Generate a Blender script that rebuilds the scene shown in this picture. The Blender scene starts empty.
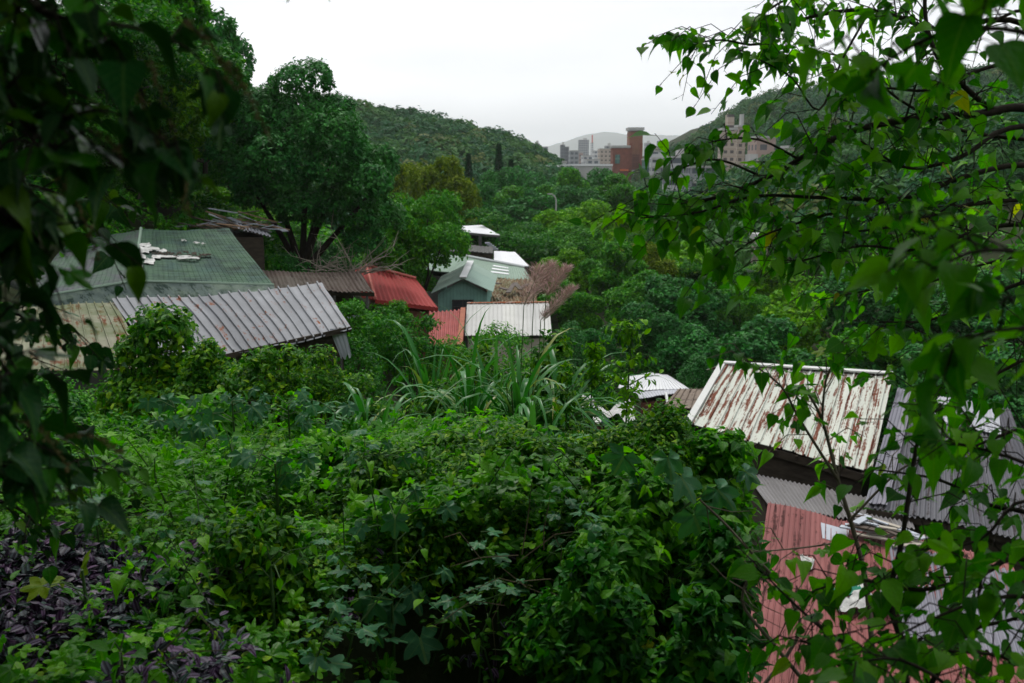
import bpy, math, random
import numpy as np
from mathutils import Vector, Matrix

# ------------------------------------------------------------------ camera, sky, sun, exposure
sc = bpy.context.scene
COL = sc.collection
CAM_Z = 12.0
PITCH = math.radians(10.0)
FPX = 1024 * 35.0 / 36.0
cam = bpy.data.cameras.new('camera'); cam.lens = 35.0; cam.sensor_width = 36.0
cam.clip_start = 0.05; cam.clip_end = 30000
cam.dof.use_dof = True; cam.dof.focus_distance = 8.0; cam.dof.aperture_fstop = 4.2
cam_o = bpy.data.objects.new('camera', cam); COL.objects.link(cam_o)
cam_o.location = (0, 0, CAM_Z); cam_o.rotation_euler = (math.radians(90) - PITCH, 0, 0)
sc.camera = cam_o

SUN_EL, SUN_AZ = math.radians(58), math.radians(-20)   # azimuth from +Y towards +X
w = bpy.data.worlds.new('World'); sc.world = w; w.use_nodes = True
nt = w.node_tree; nt.nodes.clear()
N_, L_ = nt.nodes.new, nt.links.new
sky = N_('ShaderNodeTexSky'); sky.sky_type = 'NISHITA'; sky.sun_disc = False
sky.sun_elevation = SUN_EL; sky.sun_rotation = SUN_AZ
tc = N_('ShaderNodeTexCoord'); mp = N_('ShaderNodeMapping'); mp.inputs['Scale'].default_value = (1.2, 1.2, 6.0)
L_(tc.outputs['Generated'], mp.inputs['Vector'])
nz = N_('ShaderNodeTexNoise'); nz.inputs['Scale'].default_value = 1.6; nz.inputs['Detail'].default_value = 5
L_(mp.outputs['Vector'], nz.inputs['Vector'])
cr = N_('ShaderNodeValToRGB'); cr.color_ramp.elements[0].position = .3; cr.color_ramp.elements[1].position = .7
cr.color_ramp.elements[0].color = (.66, .68, .71, 1); cr.color_ramp.elements[1].color = (.96, .965, .98, 1)
L_(nz.outputs['Fac'], cr.inputs['Fac'])
sc_ = N_('ShaderNodeVectorMath'); sc_.operation = 'SCALE'; sc_.inputs['Scale'].default_value = 12.3
L_(cr.outputs['Color'], sc_.inputs[0])
mx = N_('ShaderNodeMix'); mx.data_type = 'RGBA'; mx.inputs['Factor'].default_value = .94
L_(sky.outputs['Color'], mx.inputs[6]); L_(sc_.outputs['Vector'], mx.inputs[7])
# an overcast sky is a little brighter towards the horizon
gz = N_('ShaderNodeSeparateXYZ'); L_(tc.outputs['Generated'], gz.inputs[0])
gr = N_('ShaderNodeMapRange'); gr.inputs['From Min'].default_value = 0; gr.inputs['From Max'].default_value = .22
gr.inputs['To Min'].default_value = 1.42; gr.inputs['To Max'].default_value = 1.0; L_(gz.outputs[2], gr.inputs['Value'])
gs = N_('ShaderNodeVectorMath'); gs.operation = 'SCALE'; L_(mx.outputs[2], gs.inputs[0]); L_(gr.outputs[0], gs.inputs['Scale'])
bg = N_('ShaderNodeBackground'); bg.inputs['Strength'].default_value = 0.1
L_(gs.outputs[0], bg.inputs['Color'])
wo = N_('ShaderNodeOutputWorld'); L_(bg.outputs['Background'], wo.inputs['Surface'])

sl = bpy.data.lights.new('sun', 'SUN'); sl.energy = 1.9; sl.angle = math.radians(11); sl.color = (1, .97, .92)
so = bpy.data.objects.new('sun', sl); COL.objects.link(so)
sd = Vector((math.cos(SUN_EL) * math.sin(SUN_AZ), math.cos(SUN_EL) * math.cos(SUN_AZ), math.sin(SUN_EL)))
so.rotation_euler = sd.to_track_quat('Z', 'Y').to_euler(); so.location = (0, 0, 60)

sc.view_settings.view_transform = 'Standard'; sc.view_settings.look = 'None'
sc.view_settings.exposure = 0.0; sc.view_settings.gamma = 1.0; sc.view_settings.use_curve_mapping = False
sc.cycles.use_denoising = True
sc.cycles.max_bounces = 7; sc.cycles.diffuse_bounces = 1; sc.cycles.glossy_bounces = 2
sc.cycles.transmission_bounces = 4; sc.cycles.volume_bounces = 3; sc.cycles.transparent_max_bounces = 4
sc.cycles.sample_clamp_indirect = 6.0
sc.cycles.volume_step_rate = 5.0; sc.cycles.volume_max_steps = 32

# ------------------------------------------------------------------ helpers
def at(px, py, Y):
    cx, cy = (px - 512.0) / FPX, (341.5 - py) / FPX
    d = Vector((cx, math.cos(PITCH) + cy * math.sin(PITCH), -math.sin(PITCH) + cy * math.cos(PITCH)))
    return Vector((0, 0, CAM_Z)) + d * (Y / d.y)

def nrm(a):
    return a / np.maximum(np.linalg.norm(a, axis=-1, keepdims=True), 1e-9)

def tag(o, label=None, cat=None, group=None, kind=None):
    if label: o['label'] = label
    if cat: o['category'] = cat
    if group: o['group'] = group
    if kind: o['kind'] = kind
    return o

def link(o, parent=None):
    COL.objects.link(o)
    if parent is not None: o.parent = parent
    return o

def empty(name, loc, rz=0.0, s=1.0):
    o = bpy.data.objects.new(name, None); o.empty_display_size = .3
    o.location = loc; o.rotation_euler = (0, 0, rz); o.scale = (s, s, s) if not hasattr(s, '__len__') else s
    return link(o)

def ch(v, f, uv=None, r=None, m=0):
    v = np.asarray(v, float).reshape(-1, 3); f = np.asarray(f, np.int64)
    if uv is None: uv = np.zeros((len(v), 2))
    if r is None: r = np.zeros(len(v))
    elif np.isscalar(r): r = np.full(len(v), float(r))
    return dict(v=v, f=f, uv=np.asarray(uv, float), r=np.asarray(r, float), m=m)

def mesh(name, chunks, mats, parent=None, smooth=False, origin=None):
    if not isinstance(chunks, (list, tuple)): chunks = [chunks]
    if not isinstance(mats, (list, tuple)): mats = [mats]
    off = 0; V = []; U = []; R = []; LI = []; LS = []; LM = []
    for c in chunks:
        if len(c['f']) == 0: continue
        V.append(c['v']); U.append(c['uv']); R.append(c['r'])
        LI.append((c['f'] + off).ravel()); LS.append(np.full(len(c['f']), c['f'].shape[1])); LM.append(np.full(len(c['f']), c['m']))
        off += len(c['v'])
    V = np.concatenate(V); U = np.concatenate(U); R = np.concatenate(R)
    LI = np.concatenate(LI); LS = np.concatenate(LS); LM = np.concatenate(LM)
    if origin is not None: V = V - np.array(origin, float)
    me = bpy.data.meshes.new(name)
    me.vertices.add(len(V)); me.vertices.foreach_set('co', V.astype(np.float32).ravel())
    me.loops.add(len(LI)); me.loops.foreach_set('vertex_index', LI.astype(np.int32))
    me.polygons.add(len(LS)); st = np.concatenate([[0], np.cumsum(LS)[:-1]])
    me.polygons.foreach_set('loop_start', st.astype(np.int32))
    me.polygons.foreach_set('material_index', LM.astype(np.int32))
    me.update(calc_edges=True)
    ul = me.uv_layers.new(name='UVMap'); ul.data.foreach_set('uv', U[LI].astype(np.float32).ravel())
    at_ = me.attributes.new('rnd', 'FLOAT', 'POINT'); at_.data.foreach_set('value', R.astype(np.float32))
    for m in mats: me.materials.append(m)
    me.polygons.foreach_set('use_smooth', np.full(len(LS), smooth, dtype=bool))
    me.validate()
    o = bpy.data.objects.new(name, me)
    if origin is not None: o.location = origin
    return link(o, parent)

def dup(root, loc, rz=0.0, s=1.0):
    r = root.copy(); link(r); r.location = loc; r.rotation_euler = (0, 0, rz)
    r.scale = (s, s, s) if not hasattr(s, '__len__') else s
    for k in list(root.children):
        c = k.copy(); link(c, r)
        for g in list(k.children):
            d = g.copy(); link(d, c)
    return r

def tube(pts, rad, n=6, r=0.0, m=0):
    P = np.array([tuple(p) for p in pts], float); k = len(P)
    rad = np.broadcast_to(np.array(rad, float), (k,)) if np.ndim(rad) else np.full(k, rad)
    T = np.gradient(P, axis=0); T = nrm(T)
    ref = np.array([0, 0, 1.0]) if abs(T[0][2]) < .9 else np.array([1.0, 0, 0])
    V = []; UV = []
    ln = np.concatenate([[0], np.cumsum(np.linalg.norm(np.diff(P, axis=0), axis=1))])
    for i in range(k):
        a = nrm(np.cross(T[i], ref)); b = np.cross(T[i], a); ref = -np.cross(T[i], a) if abs(np.dot(T[i], ref)) > .98 else ref
        for j in range(n):
            t = 2 * math.pi * j / n
            V.append(P[i] + rad[i] * (math.cos(t) * a + math.sin(t) * b)); UV.append((j / n, ln[i]))
    F = [(i * n + j, i * n + (j + 1) % n, (i + 1) * n + (j + 1) % n, (i + 1) * n + j) for i in range(k - 1) for j in range(n)]
    out = [ch(V, F, UV, r, m)]
    for e in (0, k - 1):   # caps
        c = np.array([V[e * n + j] for j in range(n)] + [P[e]])
        out.append(ch(c, [(j, (j + 1) % n, n) for j in range(n)], None, r, m))
    return out

def box(c, s, rz=0.0, m=0, r=0.0, axes=None):
    c = np.array(c, float); s = np.array(s, float) / 2
    v = np.array([[x, y, z] for x in (-1, 1) for y in (-1, 1) for z in (-1, 1)], float) * s
    uv = np.stack([v[:, 0] + v[:, 1], v[:, 2]], 1)
    if axes is not None: v = v @ np.array(axes, float)
    elif rz:
        R = np.array([[math.cos(rz), math.sin(rz), 0], [-math.sin(rz), math.cos(rz), 0], [0, 0, 1]]); v = v @ R
    f = [(0, 1, 3, 2), (4, 6, 7, 5), (0, 4, 5, 1), (2, 3, 7, 6), (0, 2, 6, 4), (1, 5, 7, 3)]
    return ch(v + c, f, uv, r, m)

def sm(x, a, b):
    t = np.clip((np.asarray(x, float) - a) / (b - a), 0, 1); return t * t * (3 - 2 * t)

def vnoise(x, y, seed=0):
    """cheap smooth value noise on arrays"""
    x = np.asarray(x, float); y = np.asarray(y, float)
    def h(i, j):
        n = np.sin(i * 127.1 + j * 311.7 + seed * 74.7) * 43758.5453
        return n - np.floor(n)
    xi, yi = np.floor(x), np.floor(y); fx, fy = x - xi, y - yi
    fx = fx * fx * (3 - 2 * fx); fy = fy * fy * (3 - 2 * fy)
    return (h(xi, yi) * (1 - fx) + h(xi + 1, yi) * fx) * (1 - fy) + (h(xi, yi + 1) * (1 - fx) + h(xi + 1, yi + 1) * fx) * fy - .5

def fbm(x, y, seed=0, o=4):
    s = 0; a = 1.0
    for k in range(o):
        s = s + a * vnoise(np.asarray(x) * 2 ** k, np.asarray(y) * 2 ** k, seed + k); a *= .5
    return s

# ------------------------------------------------------------------ terrain height
def H(x, y):
    x = np.asarray(x, float); y = np.asarray(y, float)
    pl = np.interp(y, [-60, -5, -.8, 2, 3.3, 4.4, 6, 8, 10, 14, 20, 27, 36, 45, 70, 150, 6000],
                   [55, 13, 10.3, 9.95, 9.85, 9.82, 9.85, 9.35, 8.6, 7.4, 6.2, 5.2, 4.2, 3.0, 1.2, 0, 0])  # unseen ground behind the viewer is steepened to block sky light
    pr = np.interp(y, [-60, -5, -.8, 1, 2, 4, 8, 13, 18, 6000], [55, 13, 10.4, 9.9, 8.6, 5.8, 3.0, .8, 0, 0])
    pc = np.interp(y, [-60, -5, 0, 2, 3.3, 4.3, 5.0, 6.5, 8, 10, 14, 20, 27, 36, 45, 70, 150, 6000],
                   [55, 13, 10.3, 9.3, 8.5, 8.85, 9.95, 10.0, 9.45, 8.5, 6.0, 2.6, 1.0, .6, .5, .4, 0, 0])
    yb = np.maximum(0, y - 8); pl = pl + (pc - pl) * sm((x + 1.1 + .12 * yb) / (.75 + .06 * yb), 0, 1)
    pl = pl - .5 * np.exp(-((x - .115 * y) / (.06 * y + .1)) ** 2) * sm(y, 5.6, 7.0) * (1 - sm(y, 10, 14))
    yy = np.clip(y, 0, 45)
    x0 = .25 + .12 * yy; t = sm(x, x0, x0 + .9 + .10 * yy)
    z = pl * (1 - t) + pr * t
    xl = np.interp(y, [0, 15, 25, 35, 45, 60, 100, 200, 400], [-6, -9, -11, -7, -4, -6, -14, -25, -60])
    hl = .72 * np.maximum(0, xl - x); hl = 55 * (1 - np.exp(-hl / 55)) * sm(y, -60, 0) * (1 - sm(y, 260, 480))  # near-left slope outside the view kept steep to block sky light too
    z = z + hl
    fl = np.interp(x, [-400, -200, -120, -60, -43, -19, 8, 20], [90, 62, 40, 27, 23, 19.5, 11, 0])
    z = np.maximum(z, fl * sm(y, 170, 320) * (1 - .8 * sm(y, 380, 900)))
    fr = np.interp(x, [50, 79, 105, 155, 216, 400], [0, 17, 35, 41, 48, 70])
    z = np.maximum(z, fr * sm(y, 230, 420) * (1 - .8 * sm(y, 520, 1000)))
    mr = .34 * np.maximum(0, x - (14 + .06 * y)); z = z + np.minimum(mr, 22) * sm(y, 28, 70) * (1 - sm(y, 180, 260))
    far = sm(np.hypot(x, y), 12, 60)
    return z + fbm(x * .9, y * .9, 3, 3) * (.12 + .3 * sm(y, 4.8, 6) * (1 - .5 * sm(y, 12, 20))) + far * fbm(x * .12, y * .12, 9, 3) * .8 * (1 - sm(y, 500, 900))

# ------------------------------------------------------------------ materials
class NT:
    def __init__(s, name):
        s.m = bpy.data.materials.new(name); s.m.use_nodes = True; s.t = s.m.node_tree; s.t.nodes.clear()
        s.out = s.n('ShaderNodeOutputMaterial')
    def n(s, t, **k):
        nd = s.t.nodes.new(t)
        for a, b in k.items():
            if hasattr(nd, a): setattr(nd, a, b)
        return nd
    def l(s, a, b): s.t.links.new(a, b)
    def inp(s, nd, key, v):
        if hasattr(v, 'is_output') or isinstance(v, bpy.types.NodeSocket): s.l(v, nd.inputs[key])
        else: nd.inputs[key].default_value = v
    def attr(s, name='rnd'): return s.n('ShaderNodeAttribute', attribute_name=name).outputs['Fac']
    def coord(s, kind='UV', scale=(1, 1, 1), rot=(0, 0, 0)):
        c = s.n('ShaderNodeTexCoord'); m = s.n('ShaderNodeMapping')
        m.inputs['Scale'].default_value = scale; m.inputs['Rotation'].default_value = rot
        s.l(c.outputs[kind], m.inputs['Vector']); return m.outputs['Vector']
    def noise(s, vec, scale=5, detail=4, rough=.5):
        t = s.n('ShaderNodeTexNoise'); s.l(vec, t.inputs['Vector'])
        t.inputs['Scale'].default_value = scale; t.inputs['Detail'].default_value = detail; t.inputs['Roughness'].default_value = rough
        return t.outputs['Fac']
    def ramp(s, f, stops, interp='LINEAR'):
        r = s.n('ShaderNodeValToRGB'); s.l(f, r.inputs['Fac']); cr = r.color_ramp; cr.interpolation = interp
        while len(cr.elements) < len(stops): cr.elements.new(.5)
        for e, (p, c) in zip(cr.elements, stops):
            e.position = p; e.color = (c[0], c[1], c[2], 1) if hasattr(c, '__len__') else (c, c, c, 1)
        return r.outputs['Color']
    def mix(s, f, a, b, mode='MIX'):
        m = s.n('ShaderNodeMix'); m.data_type = 'RGBA'; m.blend_type = mode
        s.inp(m, 0, f)
        for i, v in ((6, a), (7, b)):
            if hasattr(v, '__len__'): m.inputs[i].default_value = (v[0], v[1], v[2], 1)
            else: s.l(v, m.inputs[i])
        return m.outputs[2]
    def math(s, op, a, b=0.0):
        m = s.n('ShaderNodeMath'); m.operation = op; s.inp(m, 0, a); s.inp(m, 1, b); return m.outputs[0]
    def bump(s, h, strength=.3, dist=.02):
        b = s.n('ShaderNodeBump'); b.inputs['Strength'].default_value = strength; b.inputs['Distance'].default_value = dist
        s.l(h, b.inputs['Height']); return b.outputs['Normal']
    def bsdf(s, col, rough=.7, spec=.3, metal=0.0, normal=None):
        b = s.n('ShaderNodeBsdfPrincipled')
        if hasattr(col, '__len__'): b.inputs['Base Color'].default_value = (col[0], col[1], col[2], 1)
        else: s.l(col, b.inputs['Base Color'])
        s.inp(b, 'Roughness', rough); b.inputs['Specular IOR Level'].default_value = spec; b.inputs['Metallic'].default_value = metal
        if normal is not None: s.l(normal, b.inputs['Normal'])
        return b.outputs[0]
    def done(s, sh): s.l(sh, s.out.inputs['Surface']); return s.m

SAT, VAL = 1.36, 1.5
def leaf_mat(name, stops, trans=.3, rough=.45, spec=.35, veins=0.0, ocol=None):
    """stops: colours spread over the per-leaf random value"""
    m = NT(name); c = m.ramp(m.attr(), stops)
    if ocol:   # per-plant hue shift
        oi = m.n('ShaderNodeObjectInfo').outputs['Random']; c = m.mix(m.math('MULTIPLY', oi, .5), c, ocol)
    big = m.noise(m.coord('Object'), .9, 2); c = m.mix(m.math('MULTIPLY', big, .35), c, (.09, .13, .03), 'MIX') if ocol else c
    nrmv = None
    if veins:
        uv = m.n('ShaderNodeTexCoord').outputs['UV']; sp = m.n('ShaderNodeSeparateXYZ'); m.l(uv, sp.inputs[0])
        ax = m.math('ABSOLUTE', m.math('SUBTRACT', sp.outputs[0], .5))
        mid = m.math('LESS_THAN', ax, .022)
        ph = m.math('FRACT', m.math('MULTIPLY', m.math('SUBTRACT', sp.outputs[1], m.math('MULTIPLY', ax, .8)), 6.0))
        sv = m.math('LESS_THAN', m.math('ABSOLUTE', m.math('SUBTRACT', ph, .5)), .05)
        v = m.math('MAXIMUM', mid, m.math('MULTIPLY', sv, .6))
        c = m.mix(m.math('MULTIPLY', v, veins), c, (.16, .24, .10))
        bl = m.noise(uv, 7, 3); c = m.mix(m.math('MULTIPLY', bl, .4), c, (.03, .06, .02))
        nrmv = m.bump(m.math('ADD', m.math('MULTIPLY', v, -.6), bl), .5, .006)
    hs = m.n('ShaderNodeHueSaturation'); hs.inputs['Saturation'].default_value = (1.2 if name[:3] == 'far' else 1.25 if name == 'leaf_lobed' else SAT); hs.inputs['Value'].default_value = {'leaf_vine': 1.25, 'leaf_lobed': 1.15, 'leaf_seedling': 1.3, 'leaf_small': 1.35}.get(name, 1.3 if name[:3] == 'far' else VAL); m.l(c, hs.inputs['Color']); c = hs.outputs[0]
    a = m.bsdf(c, rough, spec * .42, 0, nrmv)
    if trans <= 0: return m.done(a)
    tr = m.n('ShaderNodeBsdfTranslucent'); tcol = m.mix(1.0, c, (1.5, 1.9, .6), 'MULTIPLY'); m.l(tcol, tr.inputs['Color'])
    mxs = m.n('ShaderNodeMixShader'); mxs.inputs[0].default_value = trans * .75
    m.l(a, mxs.inputs[1]); m.l(tr.outputs[0], mxs.inputs[2]); return m.done(mxs.outputs[0])

def bark_mat(name, a, b, scale=6):
    m = NT(name); n = m.noise(m.coord('Object', (1, 1, .3)), scale, 5, .65)
    return m.done(m.bsdf(m.ramp(n, [(.3, a), (.7, b)]), .9, .1, 0, m.bump(n, .6, .01)))

def roof_mat(name, base, base2, rust=(.16, .055, .025), amt=.45, streak=.6, moss=None, mossamt=.4, rough=.55, grime=.35, white=None, whiteamt=.3, sc=1.0, metal=0.0, swap=False, spec=.12):
    """painted sheet metal: panels that differ, rust in patches and long streaks down the slope, grime"""
    m = NT(name); coord_ = m.coord
    if swap: m.coord = lambda k, s: coord_(k, (s[1], s[0], s[2]))
    c = m.mix(m.attr(), base, base2)
    big = m.noise(m.coord('UV', (.7 * sc, .5 * sc, 1)), 1.0, 5, .6)
    c = m.mix(m.math('MULTIPLY', m.ramp(big, [(.35, 0), (.7, 1)]), grime), c, tuple(v * .35 for v in base))
    st = m.noise(m.coord('UV', (9 * sc, .45 * sc, 1)), 1.0, 5, .6)
    pt = m.noise(m.coord('UV', (3.1 * sc, 1.6 * sc, 1)), 1.0, 6, .65)
    fine = m.noise(m.coord('UV', (16 * sc, 7 * sc, 1)), 1.0, 4, .7)
    v = m.math('ADD', m.math('MULTIPLY', st, streak), m.math('MULTIPLY', pt, 1 - streak))
    v = m.math('ADD', m.math('MULTIPLY', v, .8), m.math('MULTIPLY', fine, .2))
    th = .68 - .3 * amt
    if white:
        wn = m.noise(m.coord('UV', (.8 * sc, .9 * sc, 3)), 1.3, 5, .7)
        c = m.mix(m.ramp(wn, [(.72 - .3 * whiteamt, 0), (.745 - .3 * whiteamt, 1)]), c, white)
    rc = m.mix(fine, tuple(min(1, q * 1.9) for q in rust), tuple(q * .45 for q in rust))
    c = m.mix(m.ramp(v, [(th, 0), (th + .045, 1)]), c, rc)
    if moss:
        mn = m.noise(m.coord('UV', (.5 * sc, .8 * sc, 7)), 1.0, 6, .7)
        c = m.mix(m.ramp(mn, [(.62 - .35 * mossamt, 0), (.75 - .3 * mossamt, .85)]), c, moss)
    return m.done(m.bsdf(c, m.ramp(v, [(th, rough), (th + .05, .95)]), spec, metal, m.bump(v, .25, .01)))

def plain_leaf(name, a, b):
    m = NT(name); return m.done(m.bsdf(m.ramp(m.attr(), [(0, a), (1, b)]), .8, .1))

def flat_mat(name, col, rough=.8, var=.25, scale=2.0, spec=.2, kind='Object', stretch=(1, 1, 1)):
    m = NT(name); n = m.noise(m.coord(kind, stretch), scale, 5, .6)
    c = m.ramp(n, [(.25, tuple(v * (1 - var) for v in col)), (.75, tuple(min(1, v * (1 + var)) for v in col))])
    return m.done(m.bsdf(c, rough, spec, 0, m.bump(n, .3, .01)))

def facade_mat(name, wall, glass, sx=3.2, sz=3.2, fw=.5, fh=.5, band=None):
    """walls of far buildings: rows of window openings set out in metres"""
    m = NT(name); g = m.n('ShaderNodeTexCoord').outputs['UV']; sp = m.n('ShaderNodeSeparateXYZ'); m.l(g, sp.inputs[0])
    fx = m.math('FRACT', m.math('DIVIDE', sp.outputs[0], sx)); fz = m.math('FRACT', m.math('DIVIDE', sp.outputs[1], sz))
    wx = m.math('LESS_THAN', m.math('ABSOLUTE', m.math('SUBTRACT', fx, .5)), fw / 2)
    wz = m.math('LESS_THAN', m.math('ABSOLUTE', m.math('SUBTRACT', fz, .55)), fh / 2)
    n = m.noise(m.coord('UV', (.15, .5, 1)), 1, 4); wc = m.mix(n, wall, tuple(v * .7 for v in wall))
    c = m.mix(m.math('MULTIPLY', wx, wz), wc, glass)
    if band: c = m.mix(m.math('GREATER_THAN', fz, .86), c, band)
    return m.done(m.bsdf(c, .7, .3))
# ------------------------------------------------------------------ leaf materials
ML = {}  # ramp tops are raised to put leaf highlights into the colours
ML['dark'] = leaf_mat('leaf_dark', [(0, (.018, .06, .03)), (.5, (.03, .10, .045)), (1, (.08, .21, .085))], .22, .5, .3, 0, (.02, .06, .03))
ML['mid'] = leaf_mat('leaf_mid', [(0, (.03, .09, .03)), (.5, (.055, .15, .048)), (1, (.15, .3, .08))], .28, .5, .3, 0, (.03, .09, .03))
ML['bright'] = leaf_mat('leaf_bright', [(0, (.045, .12, .025)), (.5, (.1, .22, .045)), (1, (.2, .34, .07))], .32, .5, .3, 0, (.06, .14, .03))
ML['olive'] = leaf_mat('leaf_olive', [(0, (.035, .06, .02)), (.5, (.09, .12, .03)), (.85, (.14, .17, .045)), (1, (.22, .24, .09))], .25, .6, .25, 0, (.07, .10, .03))
ML['vine'] = leaf_mat('leaf_vine', [(0, (.022, .075, .018)), (.45, (.045, .135, .026)), (.85, (.14, .29, .04)), (1, (.25, .38, .055))], .33, .42, .4, .25)
ML['lobed'] = leaf_mat('leaf_lobed', [(0, (.04, .11, .062)), (.5, (.065, .165, .09)), (.93, (.09, .22, .115)), (1, (.16, .2, .06))], .25, .42, .4, .5)
ML['mulb'] = leaf_mat('leaf_mulberry', [(0, (.022, .085, .016)), (.5, (.065, .19, .03)), (.985, (.17, .36, .05)), (.998, (.3, .27, .03)), (1, (.3, .24, .03))], .55, .4, .5, .45)
ML['near'] = leaf_mat('leaf_overhead', [(0, (.010, .028, .014)), (.6, (.022, .065, .026)), (.8, (.05, .14, .035)), (1, (.1, .18, .04))], .12, .4, .4, .4)  # upper stops put the lit leaves of this branch into the colour
ML['seed'] = leaf_mat('leaf_seedling', [(0, (.06, .17, .03)), (1, (.12, .29, .045))], .35, .4, .4, .5)
ML['yell'] = leaf_mat('leaf_yellowing', [(0, (.11, .16, .03)), (.6, (.17, .2, .035)), (1, (.08, .13, .03))], .3, .5, .3, .5)
ML['grass'] = leaf_mat('grass_blade', [(0, (.03, .09, .03)), (.5, (.06, .14, .055)), (.9, (.12, .2, .12)), (1, (.2, .2, .08))], .25, .35, .5, 0)
ML['purp'] = leaf_mat('leaf_purple', [(0, (.02, .045, .035)), (.45, (.035, .05, .05)), (1, (.06, .035, .06))], .12, .32, .5, 0)
ML['fern'] = leaf_mat('leaf_small', [(0, (.02, .06, .022)), (.6, (.04, .11, .03)), (1, (.08, .17, .04))], .28, .5, .3, 0)
ML['fardark'] = leaf_mat('far_dark', [(0, (.016, .05, .026)), (1, (.034, .09, .042))], .2, .6, .2, 0)
ML['farmid'] = leaf_mat('far_mid', [(0, (.03, .075, .03)), (1, (.065, .13, .05))], .2, .6, .2, 0)
ML['farolive'] = leaf_mat('far_olive', [(0, (.06, .085, .04)), (1, (.13, .15, .07))], .2, .6, .2, 0)
ML['conifer'] = leaf_mat('needles', [(0, (.015, .05, .028)), (1, (.035, .09, .045))], .1, .7, .2, 0)
ML['pink'] = leaf_mat('leaf_reddish', [(0, (.1, .03, .03)), (1, (.25, .1, .09))], .3, .6, .3, 0)
M = {}
# purple leaves carry silver bands beside the midrib
def purple_mat():
    m = NT('leaf_striped_purple'); uv = m.n('ShaderNodeTexCoord').outputs['UV']; sp = m.n('ShaderNodeSeparateXYZ'); m.l(uv, sp.inputs[0])
    ax = m.math('ABSOLUTE', m.math('SUBTRACT', sp.outputs[0], .5))
    band = m.math('LESS_THAN', m.math('ABSOLUTE', m.math('SUBTRACT', ax, .22)), .09)
    base = m.ramp(m.attr(), [(0, (.008, .03, .018)), (.5, (.03, .018, .04)), (1, (.06, .016, .065))])
    c = m.mix(band, base, m.ramp(m.attr(), [(0, (.05, .10, .085)), (.5, (.09, .09, .12)), (1, (.15, .08, .17))]))
    return m.done(m.bsdf(c, .45, .22))
ML['purp'] = purple_mat()
M['bark'] = bark_mat('bark', (.035, .03, .024), (.10, .085, .065))
M['bark_dark'] = bark_mat('bark_dark', (.02, .018, .014), (.05, .042, .032), 14)
M['bark_pale'] = bark_mat('bark_pale', (.10, .085, .06), (.24, .21, .16), 9)
M['stem'] = flat_mat('green_stem', (.06, .13, .035), .6, .3, 12)
M['deadwood'] = flat_mat('dead_wood', (.3, .27, .22), .9, .3, 8)
M['plume'] = plain_leaf('plume_hair', (.55, .34, .32), (.85, .62, .58))
M['petiole'] = flat_mat('petiole', (.09, .07, .03), .6, .3, 10)

def ground_mat():
    m = NT('ground_soil'); n = m.noise(m.coord('Object'), .35, 6, .6); n2 = m.noise(m.coord('Object'), 6, 5, .7)
    c = m.mix(n, (.018, .03, .012), (.035, .045, .018)); c = m.mix(m.ramp(n2, [(.5, 0), (.7, .7)]), c, (.03, .022, .014))
    return m.done(m.bsdf(c, .95, .1, 0, m.bump(n2, .6, .05)))
M['ground'] = ground_mat()
M['hill'] = flat_mat('mountain_slope', (.05, .075, .05), 1.0, .4, .004)

# ------------------------------------------------------------------ leaf templates: (verts[across, along, up], faces list by size, uv)
def leaf_strip(stations, fold=.18, bend=.25, wave=0.0):
    """stations: (t, half width); first and last may be points"""
    V = []; UV = []; rows = []
    wm = max(s[1] for s in stations)
    for i, (t, hw) in enumerate(stations):
        z = -bend * t * t; y = t * (1 - .12 * bend * t)
        if hw < 1e-4: rows.append([len(V)]); V.append((0, y, z)); UV.append((.5, t))
        else:
            k = wave * (1 if i % 2 else -1)
            rows.append([len(V), len(V) + 1, len(V) + 2])
            V += [(-hw, y, z + fold * hw + k * hw), (0, y, z), (hw, y, z + fold * hw - k * hw)]
            UV += [(.5 - .5 * hw / wm, t), (.5, t), (.5 + .5 * hw / wm, t)]
    q = []; tr = []
    for a, b in zip(rows[:-1], rows[1:]):
        if len(a) == 1 and len(b) == 3: tr += [(a[0], b[1], b[0]), (a[0], b[2], b[1])]
        elif len(a) == 3 and len(b) == 1: tr += [(a[0], a[1], b[0]), (a[1], a[2], b[0])]
        elif len(a) == 3: q += [(a[0], a[1], b[1], b[0]), (a[1], a[2], b[2], b[1])]
    return dict(v=np.array(V), q=np.array(q).reshape(-1, 4), t=np.array(tr).reshape(-1, 3), uv=np.array(UV))

def leaf_palm(lobes, N=30, base_gap=.5, bend=.2, depth=.55, asp=1.0):
    """palmately lobed leaf, petiole joins at the origin; lobes: list of (angle deg, length)"""
    th = np.linspace(-math.pi + base_gap, math.pi - base_gap, N)   # 0 = towards tip
    r = np.zeros(N) + .42
    for a, L in lobes:
        d = np.abs((th - math.radians(a) + math.pi) % (2 * math.pi) - math.pi)
        r = np.maximum(r, .42 + (L - .42) * np.clip(1 - d / .5, 0, 1) ** .9)
    r = np.maximum(r, .26)
    V = [(0, 0, 0)]; UV = [(.5, .35)]
    for ring, k in ((1, .5), (2, 1.0)):
        for a, rr in zip(th, r):
            x = math.sin(a) * rr * k * asp; y = math.cos(a) * rr * k + .0
            V.append((x, y, -bend * (x * x + y * y) + .05 * k * math.cos(a * 5)))
            UV.append((.5 + x * .5, .35 + y * .5))
    tr = []; q = []
    for i in range(N - 1):
        tr.append((0, 1 + i + 1, 1 + i)); q.append((1 + i, 2 + i, 1 + N + i + 1, 1 + N + i))
    return dict(v=np.array(V), q=np.array(q), t=np.array(tr), uv=np.array(UV))

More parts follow.
